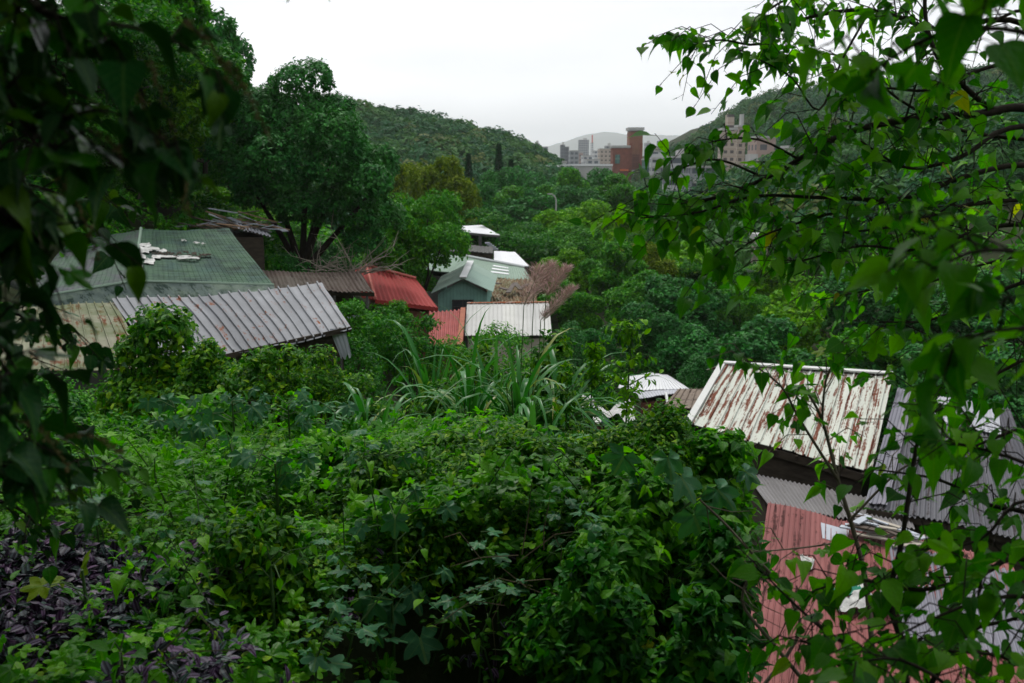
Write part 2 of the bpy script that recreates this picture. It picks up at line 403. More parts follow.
T = {}
T['tiny'] = leaf_strip([(0, 0), (.45, .27), (1, 0)], .25, .2)
T['quad'] = dict(v=np.array([(0, 0, 0), (-.34, .45, .06), (.34, .45, .06), (0, 1, -.12)], float), q=np.zeros((0, 4), int), t=np.array([(0, 3, 1), (0, 2, 3)]), uv=np.array([(.5, 0), (0, .5), (1, .5), (.5, 1.)]))
T['hair'] = dict(v=np.array([(-.02, 0, 0), (.012, 0, 0), (.04, .5, .02), (0, 1, 0)], float), q=np.zeros((0, 4), int), t=np.array([(0, 1, 2), (0, 2, 3)]), uv=np.zeros((4, 2)))
T['oval'] = leaf_strip([(0, 0), (.2, .2), (.5, .27), (.78, .17), (1, 0)], .3, .3)
T['lance'] = leaf_strip([(0, 0), (.2, .12), (.5, .16), (.8, .08), (1, 0)], .3, .35)
T['heart'] = leaf_strip([(0, .0), (-.07, .17), (.0, .29), (.14, .36), (.32, .36), (.5, .285), (.66, .19), (.82, .09), (.95, .03), (1.08, 0)], .25, .4, .03)
T['ovate'] = leaf_strip([(0, 0), (.1, .19), (.28, .29), (.52, .25), (.78, .11), (1.03, 0)], .22, .4, .03)
T['three'] = leaf_palm([(0, 1.0), (58, .8), (-58, .8)], 26, .7, .18)
T['five'] = leaf_palm([(0, 1.0), (50, .92), (-50, .92), (105, .7), (-105, .7)], 34, .5, .2)

def leaves(tpl, P, A, Nn, S, R, m=0):
    """copies of the template at P, along A, face normal Nn, size S"""
    P = np.asarray(P, float); A = nrm(np.asarray(A, float)); Nn = np.asarray(Nn, float)
    X = nrm(np.cross(A, Nn)); Nn = np.cross(X, A); n = len(P); k = len(tpl['v'])
    S = np.broadcast_to(np.asarray(S, float), (n,))
    t = tpl['v']
    cv = np.modf(np.abs(np.sin(np.arange(n) * 12.9898 + P[:, 0] * 37.7) * 4375.5))[0]; wv = np.modf(cv * 91.7)[0]
    X = X * (.72 + .5 * wv)[:, None]; Nn = Nn * (.2 + 2.0 * cv)[:, None]   # no two leaves curl or fill out alike
    V = P[:, None, :] + S[:, None, None] * (X[:, None, :] * t[None, :, 0, None] + A[:, None, :] * t[None, :, 1, None] + Nn[:, None, :] * t[None, :, 2, None])
    V = V.reshape(-1, 3); UV = np.tile(tpl['uv'], (n, 1)); RR = np.repeat(np.broadcast_to(np.asarray(R, float), (n,)), k)
    out = []; off = (np.arange(n) * k)[:, None, None]
    F4 = (tpl['q'][None] + off).reshape(-1, 4) if len(tpl['q']) else np.zeros((0, 4), int)
    F3 = (tpl['t'][None] + off).reshape(-1, 3) if len(tpl['t']) else np.zeros((0, 3), int)
    a = ch(V, F4 if len(F4) else F3, UV, RR, m)
    if len(F4) and len(F3): a['f2'] = F3
    return a

_mesh = mesh
def mesh(name, chunks, mats, parent=None, smooth=False, origin=None):
    cs = []
    for c in (chunks if isinstance(chunks, (list, tuple)) else [chunks]):
        cs.append(c)
    # chunks that carry a second face array share their vertices: expand
    ex = []
    for c in cs:
        if 'f2' in c:
            F3 = c['f2']; ex.append({k: v for k, v in c.items() if k != 'f2'})
            used, inv = np.unique(F3.ravel(), return_inverse=True)
            ex.append(dict(v=c['v'][used], f=inv.reshape(-1, 3), uv=c['uv'][used], r=c['r'][used], m=c['m']))
        else: ex.append(c)
    return _mesh(name, ex, mats, parent, smooth, origin)

def rdir(rng, n):
    return nrm(rng.normal(size=(n, 3)))

def lobe_twigs(rng, lobes, n, zmin=-.35, shell=(.8, 1.04)):
    """points near the outside of a cluster of ellipsoids, with outward directions"""
    C = np.array([l[0] for l in lobes], float); Rr = np.array([l[1] if hasattr(l[1], '__len__') else (l[1],) * 3 for l in lobes], float)
    w = (Rr[:, 0] * Rr[:, 2]); w = w / w.sum()
    Ps = []; Ds = []; got = 0
    while got < n:
        k = n * 2; i = rng.choice(len(lobes), k, p=w); d = rdir(rng, k); ok = d[:, 2] > zmin; d = d[ok]; i = i[ok]
        f = rng.uniform(shell[0], shell[1], len(d))[:, None]
        p = C[i] + d * Rr[i] * f
        q = np.linalg.norm((p[:, None, :] - C[None]) / Rr[None], axis=2); q[np.arange(len(p)), i] = 9
        keep = q.min(axis=1) > .82 if len(lobes) > 1 else np.ones(len(p), bool)
        p = p[keep]; d = nrm(d[keep] / Rr[i][keep]); Ps.append(p); Ds.append(d); got += len(p)
    return np.concatenate(Ps)[:n], np.concatenate(Ds)[:n]

def twig_leaves(rng, P, D, k, L, size, tpl, droop=.35, up=.8, var=.35, m=0, rvar=.25, face=.5):
    n = len(P); P = np.repeat(P, k, 0); D = np.repeat(D, k, 0); tr = np.repeat(rng.random(n), k)
    t = np.tile(np.linspace(0, 1, k), n) + rng.normal(0, .06, n * k)
    side = nrm(np.cross(D, rdir(rng, n * k)))
    pos = P - D * (L * (1 - t))[:, None] + side * (L * .12)
    A = nrm(D * .5 + side * .9 + np.array([0, 0, -droop]) + rng.normal(0, .15, (n * k, 3)))
    Nn = nrm(np.array([0, 0, up]) + D * face + rng.normal(0, .3, (n * k, 3)))
    S = size * (1 + rng.uniform(-var, var, n * k))
    R = np.clip(tr * .6 + rng.normal(.2, rvar, n * k), 0, .97)
    return leaves(T[tpl], pos, A, Nn, S, R, m)
# ------------------------------------------------------------------ ground sheet (polar, reaches past the city)
def polar(r0, r1, nr, a0, a1, na):
    rr = np.concatenate([[0], np.geomspace(r0, r1, nr)]); aa = np.linspace(a0, a1, na)
    Rg, Ag = np.meshgrid(rr, aa, indexing='ij'); X = Rg * np.sin(Ag); Y = Rg * np.cos(Ag)
    return X, Y
def grid_chunk(X, Y, Z, uvs=1.0):
    a, b = X.shape; idx = np.arange(a * b).reshape(a, b)
    F = np.stack([idx[:-1, :-1], idx[1:, :-1], idx[1:, 1:], idx[:-1, 1:]], -1).reshape(-1, 4)
    return ch(np.stack([X, Y, Z], -1).reshape(-1, 3), F[:, ::-1], np.stack([X, Y], -1).reshape(-1, 2) * uvs)
X, Y = polar(.5, 11500, 230, -math.pi, math.pi, 361)
Z = H(X, Y)
tag(mesh('ground', grid_chunk(X, Y, Z), M['ground'], smooth=True), kind='structure')

# far mountains beyond the city: one ridge sheet
def mountain(x, y):
    px = x / y * FPX + 512
    prof = np.interp(px, [300, 480, 530, 560, 590, 605, 625, 660, 700, 760, 900, 1200], [10, 25, 95, 140, 185, 200, 188, 178, 160, 150, 120, 60])
    return prof
xs = np.linspace(-2600, 5600, 240); ys = np.linspace(6800, 11000, 40)
Xm, Ym = np.meshgrid(xs, ys, indexing='ij')
k = np.clip((Ym - 6800) / 1800, 0, 1) * np.clip((11000 - Ym) / 1900, 0, 1)
Zm = (mountain(Xm, np.full_like(Ym, 8600)) * 1.45) * sm(k, 0, 1) + fbm(Xm / 400, Ym / 400, 5, 5) * 45 * sm(k, .1, .8) - 5
tag(mesh('mountain', grid_chunk(Xm, Ym, Zm), M['hill'], smooth=True), kind='structure')

# ------------------------------------------------------------------ far woods on the hills (one mass each)
def forest(name, seed, xr, yr, n, cond, crown=(2.6, 4.6), k=290, leaf=.6, mats=('fardark', 'farmid', 'farolive'), lab=None):
    rng = np.random.default_rng(seed)
    x = rng.uniform(*xr, n * 3); y = rng.uniform(*yr, n * 3); ok = cond(x, y); x = x[ok][:n]; y = y[ok][:n]
    z = H(x, y); R = rng.uniform(*crown, len(x)); z = z + R * rng.uniform(.5, 1.0, len(x))
    d = rdir(rng, len(x) * k); d[:, 2] = np.abs(d[:, 2]) * 1.1 - .25; d = nrm(d)
    i = np.repeat(np.arange(len(x)), k); C = np.stack([x, y, z], 1)
    # each crown is itself lumpy
    lump = 1 + .26 * np.sin(d[:, 0] * 5 + i * 1.7) * np.sin(d[:, 1] * 5 + i * 2.3) + rng.normal(0, .05, len(i))
    P = C[i] + d * (R[i] * lump)[:, None] * np.array([1, 1, .85])
    A = nrm(np.cross(d, rdir(rng, len(d)))); Nn = nrm(d + np.array([0, 0, .5]) + rng.normal(0, .3, d.shape))
    S = leaf * rng.uniform(.7, 1.4, len(d)) * (R[i] / 3.5)
    tone = rng.random(len(x)); RR = np.clip(tone[i] * .8 + rng.normal(.1, .12, len(i)), 0, 1)
    kind = rng.choice(len(mats), len(x), p=[.55, .39, .06])
    chs = []
    for q in range(len(mats)):
        s = kind[i] == q
        c = leaves(T['quad'], P[s] - A[s] * S[s][:, None] * .5, A[s], Nn[s], S[s] * 1.5, RR[s], q)
        chs.append(c)
    return mesh(name, chs, [ML[a] for a in mats])
f = forest('wood', 11, (-150, 30), (190, 345), 1100, lambda x, y: (H(x, y) > 2.5) & (x / y * FPX + 512 > 330))
tag(f, 'dense woodland covering the hill that slopes down to the city beyond the conifers', 'wood', kind='stuff')
f = forest('wood', 12, (40, 300), (240, 470), 1500, lambda x, y: (H(x, y) > 1.5) & (x / y * FPX + 512 < 1150), k=240)
tag(f, 'dense woodland on the steep hill behind the tan apartment tower', 'wood', kind='stuff')
f = forest('wood', 13, (-70, -12), (85, 190), 420, lambda x, y: (x < -y * .11 - 3) & (x / y * FPX + 512 > 60), crown=(2.2, 3.6), k=420, leaf=.42)
tag(f, 'shady woodland on the slope behind the round crowned dark tree', 'wood', kind='stuff')
f = forest('wood', 14, (15, 150), (88, 245), 900, lambda x, y: (x > y * .2), crown=(2.4, 4.0), k=260, leaf=.55)
tag(f, 'dim woodland on the valley side seen through the mulberry twigs', 'wood', kind='stuff')
f = forest('wood', 15, (-10, 90), (190, 420), 420, lambda x, y: (H(x, y) < 4) & (x > -y * .05) & ((y > 230) | (x > 20)), crown=(2.2, 3.6), k=240, leaf=.6)
tag(f, 'low band of treetops on the flat ground below the brick tower', 'wood', kind='stuff')
# ------------------------------------------------------------------ roofs and shacks
R_ = {}
R_['shed_grey'] = roof_mat('sheet_grey_rust', (.35, .36, .38), (.23, .24, .26), (.20, .07, .03), .44, .45, grime=.6)
R_['shed_moss'] = roof_mat('sheet_mossy', (.27, .27, .19), (.21, .22, .14), (.14, .05, .03), .55, .3, (.10, .13, .05), .5)
R_['green_old'] = roof_mat('roof_weathered_green', (.04, .10, .085), (.025, .065, .055), (.03, .04, .03), .6, .8, (.06, .12, .07), .6, grime=.6, sc=1.3, swap=True)
R_['violet_old'] = roof_mat('roof_weathered_grey', (.13, .13, .15), (.09, .10, .115), (.05, .06, .05), .5, .85, (.08, .14, .09), .6, grime=.6, sc=1.3, swap=True)
R_['fascia'] = roof_mat('roof_skirt', (.14, .19, .17), (.11, .15, .14), (.03, .05, .04), .6, .3, (.2, .26, .2), .5, grime=.7, sc=2)
R_['brown'] = roof_mat('roof_brown', (.11, .085, .07), (.08, .06, .05), (.04, .03, .025), .5, .7, (.13, .12, .10), .4)
R_['red'] = roof_mat('roof_red', (.42, .07, .065), (.34, .055, .05), (.2, .08, .06), .4, .35, grime=.25)
R_['red_old'] = roof_mat('roof_red_old', (.34, .13, .12), (.26, .09, .085), (.07, .03, .028), .5, .6, None, 0, white=(.45, .42, .42), whiteamt=.2, grime=.4)
R_['teal'] = roof_mat('roof_pale_green', (.34, .45, .38), (.28, .40, .34), (.2, .24, .2), .3, .6, grime=.15)
R_['sage'] = roof_mat('roof_sage', (.26, .36, .28), (.24, .33, .26), (.14, .15, .1), .25, .6, grime=.2)
R_['rot'] = roof_mat('roof_rotten', (.30, .27, .17), (.38, .34, .24), (.16, .10, .06), .75, .2, (.12, .13, .06), .4, sc=1.2)
R_['white'] = roof_mat('roof_white', (.78, .79, .80), (.72, .73, .75), (.3, .3, .3), .12, .6, grime=.08)
R_['white_rib'] = roof_mat('roof_white_ribbed', (.62, .62, .58), (.54, .54, .52), (.22, .10, .06), .25, .6, grime=.25)
R_['rusty'] = roof_mat('roof_cream_rust', (.66, .68, .60), (.56, .60, .52), (.15, .055, .035), .6, .8, grime=.15, sc=1.1)
R_['ridge'] = roof_mat('ridge_cap_white', (.72, .73, .70), (.70, .70, .68), (.2, .09, .05), .2, .3)
R_['grey'] = roof_mat('roof_grey', (.17, .17, .185), (.12, .12, .14), (.06, .05, .05), .45, .8, grime=.4)
R_['silver'] = roof_mat('roof_silver', (.55, .56, .60), (.48, .49, .54), (.2, .2, .2), .2, .7, grime=.3)
R_['lilac'] = roof_mat('roof_lilac_grey', (.28, .27, .31), (.24, .24, .28), (.1, .1, .1), .3, .7, grime=.35)
R_['wall_grey'] = flat_mat('wall_grey', (.10, .10, .095), .9, .4, 1.5)
R_['wood_dark'] = flat_mat('wood_dark', (.05, .04, .03), .9, .5, 3, stretch=(1, 1, 4))
R_['teal_wall'] = flat_mat('wall_teal', (.2, .38, .33), .7, .2, 2)
R_['cream'] = flat_mat('wall_cream', (.42, .38, .32), .9, .2, 1.5)
R_['brick'] = flat_mat('wall_brickred', (.16, .07, .05), .9, .35, 4)
R_['plastic'] = flat_mat('tarp_white', (.5, .5, .48), .7, .5, 5)
R_['blue'] = flat_mat('tarp_blue', (.25, .5, .6), .5, .12, 1)
R_['clear'] = flat_mat('sheet_pale', (.42, .45, .5), .35, .12, 1, .5)
gm = NT('window_glass'); R_['glass'] = gm.done(gm.bsdf((.035, .045, .05), .15, .6))

def sheet(A, B, C, D, ribs, amp=.03, prof='rib', rows=7, thick=.012, sag=.04, seed=0, jag=.03, m=0, panel=3, uo=0):
    """corrugated sheet: A-B upper edge, D-C lower edge, ribs run down the slope"""
    rng = np.random.default_rng(seed); A, B, C, D = [np.array(tuple(q), float) for q in (A, B, C, D)]
    if prof == 'rib': fr = [0, .40, .44, .56, .60]; hh = [0, 0, 1, 1, 0]
    elif prof == 'wave': fr = [i / 6 for i in range(6)]; hh = [math.sin(2 * math.pi * i / 6) for i in range(6)]
    elif prof == 'seam': fr = [0, .46, .47, .53, .54]; hh = [0, 0, 1, 1, 0]
    else: fr = [0, .5]; hh = [0, 0]
    us = []; hs = []; pn = []
    for i in range(ribs):
        for f, h in zip(fr, hh): us.append((i + f) / ribs); hs.append(h * amp); pn.append(i // panel)
    us.append(1.0); hs.append(0); pn.append((ribs - 1) // panel)
    us = np.array(us); hs = np.array(hs); pn = np.array(pn); npn = pn.max() + 1
    tone = rng.random(npn); off = rng.normal(0, jag, npn); lift = rng.normal(0, .006, npn)
    vs = np.linspace(0, 1, rows); W = (np.linalg.norm(B - A) + np.linalg.norm(C - D)) / 2; Lm = (np.linalg.norm(D - A) + np.linalg.norm(C - B)) / 2
    n = nrm(np.cross(D - A, B - A)); n = n if n[2] > 0 else -n
    U, V = np.meshgrid(us, vs, indexing='ij')
    Vj = V * (1 + (off[pn] / Lm)[:, None])
    top = A * (1 - U)[..., None] * (1 - Vj)[..., None] + B * U[..., None] * (1 - Vj)[..., None] + C * (U * Vj)[..., None] + D * ((1 - U) * Vj)[..., None]
    dz = sag * fbm(U * W * .6 + seed, V * Lm * .6, seed, 3) * 1.6
    P = top + n * (hs[:, None] + lift[pn][:, None] + dz)[..., None]
    Q = P - n * thick
    a, b = U.shape; idx = np.arange(a * b).reshape(a, b); K = a * b
    F = np.stack([idx[:-1, :-1], idx[1:, :-1], idx[1:, 1:], idx[:-1, 1:]], -1).reshape(-1, 4)
    F2 = F[:, ::-1] + K
    e = []
    for line in (idx[0, :], idx[-1, :]): e += [(line[i], line[i + 1], line[i + 1] + K, line[i] + K) for i in range(b - 1)]
    for line in (idx[:, 0], idx[:, -1]): e += [(line[i], line[i + 1], line[i + 1] + K, line[i] + K) for i in range(a - 1)]
    F = np.concatenate([F, F2, np.array(e)])
    uv = np.stack([U * W + uo + seed * 3.1, Vj * Lm], -1).reshape(-1, 2)
    r = np.repeat(tone[pn], b)
    return ch(np.concatenate([P.reshape(-1, 3), Q.reshape(-1, 3)]), F, np.concatenate([uv, uv]), np.concatenate([r, r]), m)

def prism(tops, zb, m=0):
    n = len(tops); v = [tuple(t) for t in tops] + [(t[0], t[1], zb) for t in tops]
    c = [ch(v, [(i, (i + 1) % n, n + (i + 1) % n, n + i) for i in range(n)], [(i * 1.3, q[2]) for i, q in enumerate(v)], 0, m)]
    if n == 4: c.append(ch(v[:4], [(0, 1, 2, 3)], None, 0, m))
    return c

def inset(cs, f=.06, dz=-.1):
    c = sum((Vector(q) for q in cs), Vector()) / len(cs)
    return [Vector(q).lerp(c, f) + Vector((0, 0, dz)) for q in cs]

def bar(a, b, w=.08, h=None, m=0):
    a, b = np.array(tuple(a), float), np.array(tuple(b), float); d = b - a; L = np.linalg.norm(d); d = d / L
    up = np.array([0, 0, 1.]) if abs(d[2]) < .95 else np.array([1., 0, 0]); s = nrm(np.cross(d, up)); u = np.cross(s, d)
    return box((a + b) / 2, (L, w, h or w), m=m, axes=[d, s, u])

def thing(name, loc, label, cat, group=None):
    return tag(empty(name, loc), label, cat, group)

def part(name, chunks, mats, root, smooth=False):
    o = mesh(name, chunks, mats, None, smooth); o.parent = root
    o.location = (-root.location[0], -root.location[1], -root.location[2]); return o
def subpart(name, chunks, mats, par, smooth=False):
    o = mesh(name, chunks, mats, None, smooth); o.parent = par; return o

def base(p): return Vector((p[0], p[1], float(H(p[0], p[1]))))

# --- house with the big weathered green roof (left)
a, b, c_, d_ = at(141, 229, 34), at(229, 229, 33.5), at(274, 285, 27.5), at(134, 281, 26.5)
e, f_ = at(70, 241, 33.5), at(20, 300, 25.5)
g1, g2, g3 = at(276, 294, 27.2), at(150, 299, 26.2), at(18, 311, 25.3)
rt = thing('house', base(at(150, 290, 30)), 'house under a large weathered green hipped roof with white peeled patches', 'house')
part('wall', prism(inset([a, b, g1, g2], .05, -.35) , 3.5) + prism(inset([e, a, g2, g3], .05, -.35), 3.5), R_['wall_grey'], rt)
rf = part('roof', [sheet(a, b, c_, d_, 26, .012, 'rib', 9, .03, .06, 1, .01)], R_['green_old'], rt)
part('roof', [sheet(e, a, d_, f_, 22, .012, 'rib', 9, .03, .06, 2, .01)], R_['violet_old'], rt)['label'] = 'grey faded side of the hipped roof'
part('roof_skirt', [sheet(d_ + Vector((0, -.02, .0)), c_ + Vector((0, -.02, 0)), g1, g2, 8, .004, 'flat', 3, .03, .02, 3, 0), sheet(f_ + Vector((0, -.02, 0)), d_ + Vector((0, -.02, 0)), g2, g3, 8, .004, 'flat', 3, .03, .02, 4, 0)], R_['fascia'], rt)
part('ridge_cap', tube([a + Vector((0, 0, .03)), d_ + Vector((0, 0, .03))], .05, 6) + tube([d_ + Vector((0, 0, .0)), c_ + Vector((0, 0, .0))], .045, 6) + tube([f_, d_], .045, 6), R_['sage'], rt)
rng = np.random.default_rng(5)
pch = []
def on_roof(u, v, A, B, C, D, h=.03):
    p = A * (1 - u) * (1 - v) + B * u * (1 - v) + C * u * v + D * (1 - u) * v; return p + Vector((0, 0, h))
def patch(u, v, w, hgt, q, m=0, rz=0):
    A, B, C, D = q; n = 14; P = []
    for i in range(n):   # torn outline
        a = 2 * math.pi * i / n; s, t = math.cos(a), math.sin(a); k = 1 / max(abs(s), abs(t)) * rng.uniform(.62, 1.08)
        P.append(on_roof(u + s * k * w / 2, v + t * k * hgt / 2, A, B, C, D, .04 + rng.uniform(0, .05)))
    v_ = [tuple(p) for p in P] + [tuple(p - Vector((0, 0, .012))) for p in P] + [tuple(on_roof(u, v, A, B, C, D, .06)), tuple(on_roof(u, v, A, B, C, D, .045))]
    return [ch(v_, [(i, (i + 1) % n, 2 * n) for i in range(n)] + [(n + (i + 1) % n, n + i, 2 * n + 1) for i in range(n)] + [(i, n + i, n + (i + 1) % n) for i in range(n)] + [(i, n + (i + 1) % n, (i + 1) % n) for i in range(n)], None, rng.random(), m)]
q = (a, b, c_, d_)
for (u, v, w_, h_) in [(.06, .40, .12, .1), (.05, .52, .16, .07), (.10, .47, .2, .06), (.04, .62, .09, .12), (.1, .70, .1, .1), (.16, .62, .08, .06), (.3, .60, .35, .035), (.44, .63, .22, .03), (.22, .50, .12, .05), (.56, .33, .07, .02), (.44, .28, .06, .02), (.03, .85, .05, .2), (.62, .345, .05, .02), (.0, .75, .05, .12)]:
    pch.append(patch(u, v, w_, h_, q))
for c_p in pch: part('peeled_patch', c_p, R_['plastic'], rt)
part('debris', sum([patch(u, .56 + rng.normal(0, .02), .05, .035, q) for u in np.linspace(.14, .62, 16)], []), R_['wood_dark'], rt)

# --- corrugated lean-to in front of it
tl, tr, br, bl = at(112, 301, 23.6), at(322, 283, 24.4), at(351, 326, 20.6), at(166, 367, 19.4)
rt = thing('shed', base(at(230, 330, 22)), 'long shed with a grey corrugated roof spotted with orange rust', 'shed')
part('roof', sheet(tl, tr, br, bl, 21, .06, 'rib', 9, .012, .09, 6, .06, panel=2), R_['shed_grey'], rt)
l1, l2, l3, l4 = at(18, 306, 23.2), at(114, 301, 23.6), at(150, 366, 19.6), at(-6, 374, 19.2)
part('roof', sheet(l1, l2, l3, l4, 12, .04, 'rib', 7, .012, .05, 7, .03), R_['shed_moss'], rt)['label'] = 'moss stained yellowish roof section'
part('wall', prism(inset([tl, tr, br, bl], .07, -.12), 4.2), R_['wood_dark'], rt)
part('fascia', [bar(bl + Vector((0, 0.02, -.06)), br + Vector((0, .02, -.06)), .05, .1)], R_['wood_dark'], rt)
part('post', tube([br + Vector((-.25, .1, -.05)), br + Vector((-.25, .1, -2.6))], .04, 6), R_['wall_grey'], rt)
# pale rag hanging at the corner
pc = [br + Vector((-.45, -.02, -.06)), br + Vector((-.12, -.02, -.05)), br + Vector((0.0, -.05, -.62)), br + Vector((-.22, -.03, -.7))]
cur = []
n = 10
for i in range(n + 1):
    u = i / n; t0 = pc[0].lerp(pc[1], u); b0 = pc[3].lerp(pc[2], u)
    for t in (0, .5, 1): p = t0.lerp(b0, t); cur.append((p.x, p.y + .03 * math.sin(i * 2.2) * (.3 + t), p.z + (.05 * math.sin(i * 1.3) if t == 1 else 0)))
cl = mesh('curtain', ch(cur, [(i * 3 + j, i * 3 + 3 + j, i * 3 + 4 + j, i * 3 + 1 + j) for i in range(n) for j in range(2)]), R_['clear'], None, True)
tag(cl, 'pale plastic cloth hanging under the corner of the grey corrugated shed', 'cloth')

# --- collapsed hut with a heap of boards and torn sheets
rt = thing('hut', base(at(235, 240, 40)), 'collapsed hut heaped with broken boards and a bent pale sheet', 'hut')
c0 = at(232, 226, 40)
cs = [at(203, 228, 41), at(262, 228, 42), at(266, 236, 38.5), at(208, 234, 38)]
part('wall', prism(inset(cs, .08, -.1), c0.z - 2.6), R_['wood_dark'], rt)
rng = np.random.default_rng(3); bd = [[], [], []]
for i in range(70):
    p = c0 + Vector((rng.normal(0, .75), rng.normal(0, .6), abs(rng.normal(0, .22)) - .1)); an = rng.normal(0, .5); L = rng.uniform(.5, 1.7)
    dv = Vector((math.cos(an), math.sin(an) * .6, rng.normal(-.12, .16))) * L / 2
    bd[i % 3].append(bar(p - dv, p + dv, rng.uniform(.08, .3), .03))
for k_, mt_ in enumerate((R_['brown'], R_['clear'], flat_mat('broken_board', (.30, .20, .13), .9, .3, 3))):
    part('board', bd[k_], mt_, rt)
part('roof', sheet(at(236, 223, 39.5), at(268, 231, 40.5), at(271, 236, 39), at(238, 229, 38.4), 9, .03, 'wave', 5, .012, .04, 8), R_['silver'], rt)

# --- low brown roofed lean-to with posts
rt = thing('open_shed', base(at(320, 285, 35)), 'open sided shed with a flat brown weathered roof beside the red roof', 'shed')
q = [at(262, 270, 37), at(360, 273, 37), at(374, 292, 33), at(268, 289, 33)]
part('roof', sheet(*q, 24, .02, 'wave', 6, .03, .05, 9, .03), R_['brown'], rt)
part('beam', [bar(q[3] + Vector((0, .1, -.1)), q[2] + Vector((0, .1, -.1)), .08, .12)], R_['wood_dark'], rt)
for u in (.35, .62, .93):
    p = q[3].lerp(q[2], u) + Vector((0, .1, -.16)); part('post', tube([p, p + Vector((0, 0, -2.6))], .05, 6), R_['wall_grey'], rt)
part('rail', [bar(at(347, 318, 33), at(378, 312, 33.5), .07)], R_['clear'], rt)
part('wall', prism([q[0] + Vector((.2, -.3, -.2)), q[1] + Vector((-.2, -.3, -.2)), q[1] + Vector((-.2, -.5, -.2)), q[0] + Vector((.2, -.5, -.2))], q[0].z - 2.8), R_['wood_dark'], rt)

# --- red hipped roof
rt = thing('house', base(at(395, 290, 44)), 'small house with a bright red hipped roof under the dark tree', 'house')
ra, rb = at(366, 266, 45.5), at(416, 279, 46); rc, rd = at(438, 307, 41.5), at(375, 299, 41); re_ = at(352, 271, 44)
part('roof', sheet(ra, rb, rc, rd, 13, .03, 'wave', 6, .04, .04, 10, .02), R_['red'], rt)
part('roof', sheet(re_, ra, rd, at(362, 296, 41.4), 5, .03, 'wave', 6, .04, .04, 11, .02), R_['red'], rt)
part('ridge_cap', tube([ra + Vector((0, 0, .05)), rd + Vector((0, 0, .05))], .07, 6) + tube([ra + Vector((0, 0, .05)), rb + Vector((0, 0, .05))], .07, 6), flat_mat('ridge_pink', (.62, .2, .16), .7, .2), rt)
part('wall', prism(inset([ra, rb, rc, rd], .08, -.25), 2), R_['brick'], rt)
part('fascia', [bar(rd + Vector((0, 0, -.1)), rc + Vector((0, 0, -.1)), .05, .16)], flat_mat('fascia_red', (.3, .04, .035), .7), rt)

# --- teal gabled shed with a window
rt = thing('gabled_shed', base(at(460, 300, 49)), 'teal plank shed with a pale green gabled roof and one window', 'shed')
yf, yb = 46.5, 51.5
pk, pkb = at(463, 278, yf), at(463, 277, yf) + Vector((.15, yb - yf, .25))
el, er = at(431, 293, yf), at(493, 292, yf)
elb, erb = el + Vector((.15, yb - yf, .25)), er + Vector((.15, yb - yf, .25))
part('roof', sheet(pkb, pk, el, elb, 14, .012, 'rib', 4, .03, .01, 12, 0), R_['teal'], rt)
part('roof', sheet(pk, pkb, erb, er, 14, .012, 'rib', 4, .03, .01, 13, 0), R_['teal'], rt)
part('ridge_cap', [bar(pk + Vector((0, 0, .04)), pkb + Vector((0, 0, .04)), .34, .03)], R_['white'], rt)
wl, wr = el + Vector((.3, .35, -.08)), er + Vector((-.3, .35, -.08)); pw = pk + Vector((0, .35, -.12)); zb = wl.z - 1.9
wv = [(wl.x, wl.y, zb), (wr.x, wr.y, zb), tuple(wr), tuple(pw), tuple(wl)]
wchunks = [ch(wv, [(0, 1, 2, 3, 4)])]
for s, t in ((wl, elb + Vector((.3, -.3, -.08))), (wr, erb + Vector((-.3, -.3, -.08)))):
    wchunks.append(ch([(s.x, s.y, zb - 1), tuple(s), tuple(t), (t.x, t.y, zb - 1)], [(0, 1, 2, 3)]))
part('wall', wchunks, R_['teal_wall'], rt)
part('board_batten', [box((x, wl.y - .015, (zb + pw.z - abs(x - pw.x) * .42) / 2 - .03), (.035, .03, pw.z - abs(x - pw.x) * .5 - zb - .1)) for x in np.arange(wl.x + .1, wr.x, .16)], flat_mat('batten_teal', (.16, .32, .28), .7), rt)
wx, wz = (wl.x + wr.x) / 2 + .02, wl.z - .72
fr = part('window', [box((wx, wl.y - .04, wz), (.98, .03, .84))], R_['glass'], rt)
fm = flat_mat('frame_dark', (.05, .05, .05), .6)
subpart('frame', [box((wx + dx, wl.y - .065, wz), (.05, .03, .86)) for dx in (-.48, 0, .48)] + [box((wx, wl.y - .07, wz + dz), (1.0, .03, .05)) for dz in (-.42, .1, .42)], fm, fr)

# --- long sage green roof with three pale skylight strips, rotten lower roof, dark sheds behind
rt = thing('long_house', base(at(480, 268, 60)), 'long house with a sage green metal roof carrying three white skylight strips', 'house')
s1, s2, s3, s4 = at(466, 257, 64), at(512, 265, 66), at(529, 280, 58), at(449, 272, 57)
s2b = at(524, 268, 66); 
part('roof', sheet(s1, s2b, at(532, 281, 58), s4, 30, .02, 'rib', 5, .04, .03, 14, .0), R_['sage'], rt)
part('roof', sheet(at(432, 252, 64), s1 + Vector((0, 0, -.02)), s4 + Vector((0, 0, -.02)), at(425, 270, 57), 14, .02, 'rib', 5, .04, .03, 15, .0), R_['sage'], rt)
q = (s1, s2b, at(532, 281, 58), s4)
part('ridge_cap', tube([s1 + Vector((0, 0, .08)), s2b + Vector((0, 0, .08))], .1, 6), R_['white'], rt)
for v in (.28, .5, .72):
    part('skylight', sheet(on_roof(.48, v - .05, *q), on_roof(.72, v - .05, *q), on_roof(.72, v + .05, *q), on_roof(.48, v + .05, *q), 3, .01, 'flat', 3, .015, .005, 3), R_['white'], rt)
part('wall', prism(inset([at(432, 253, 64), s2b, at(532, 281, 58), at(425, 270, 57)], .05, -.3), .5), R_['wall_grey'], rt)
rt = thing('lean_to', base(at(505, 290, 53)), 'lean-to whose patched brown roof rots between the teal and white roofs', 'shed')
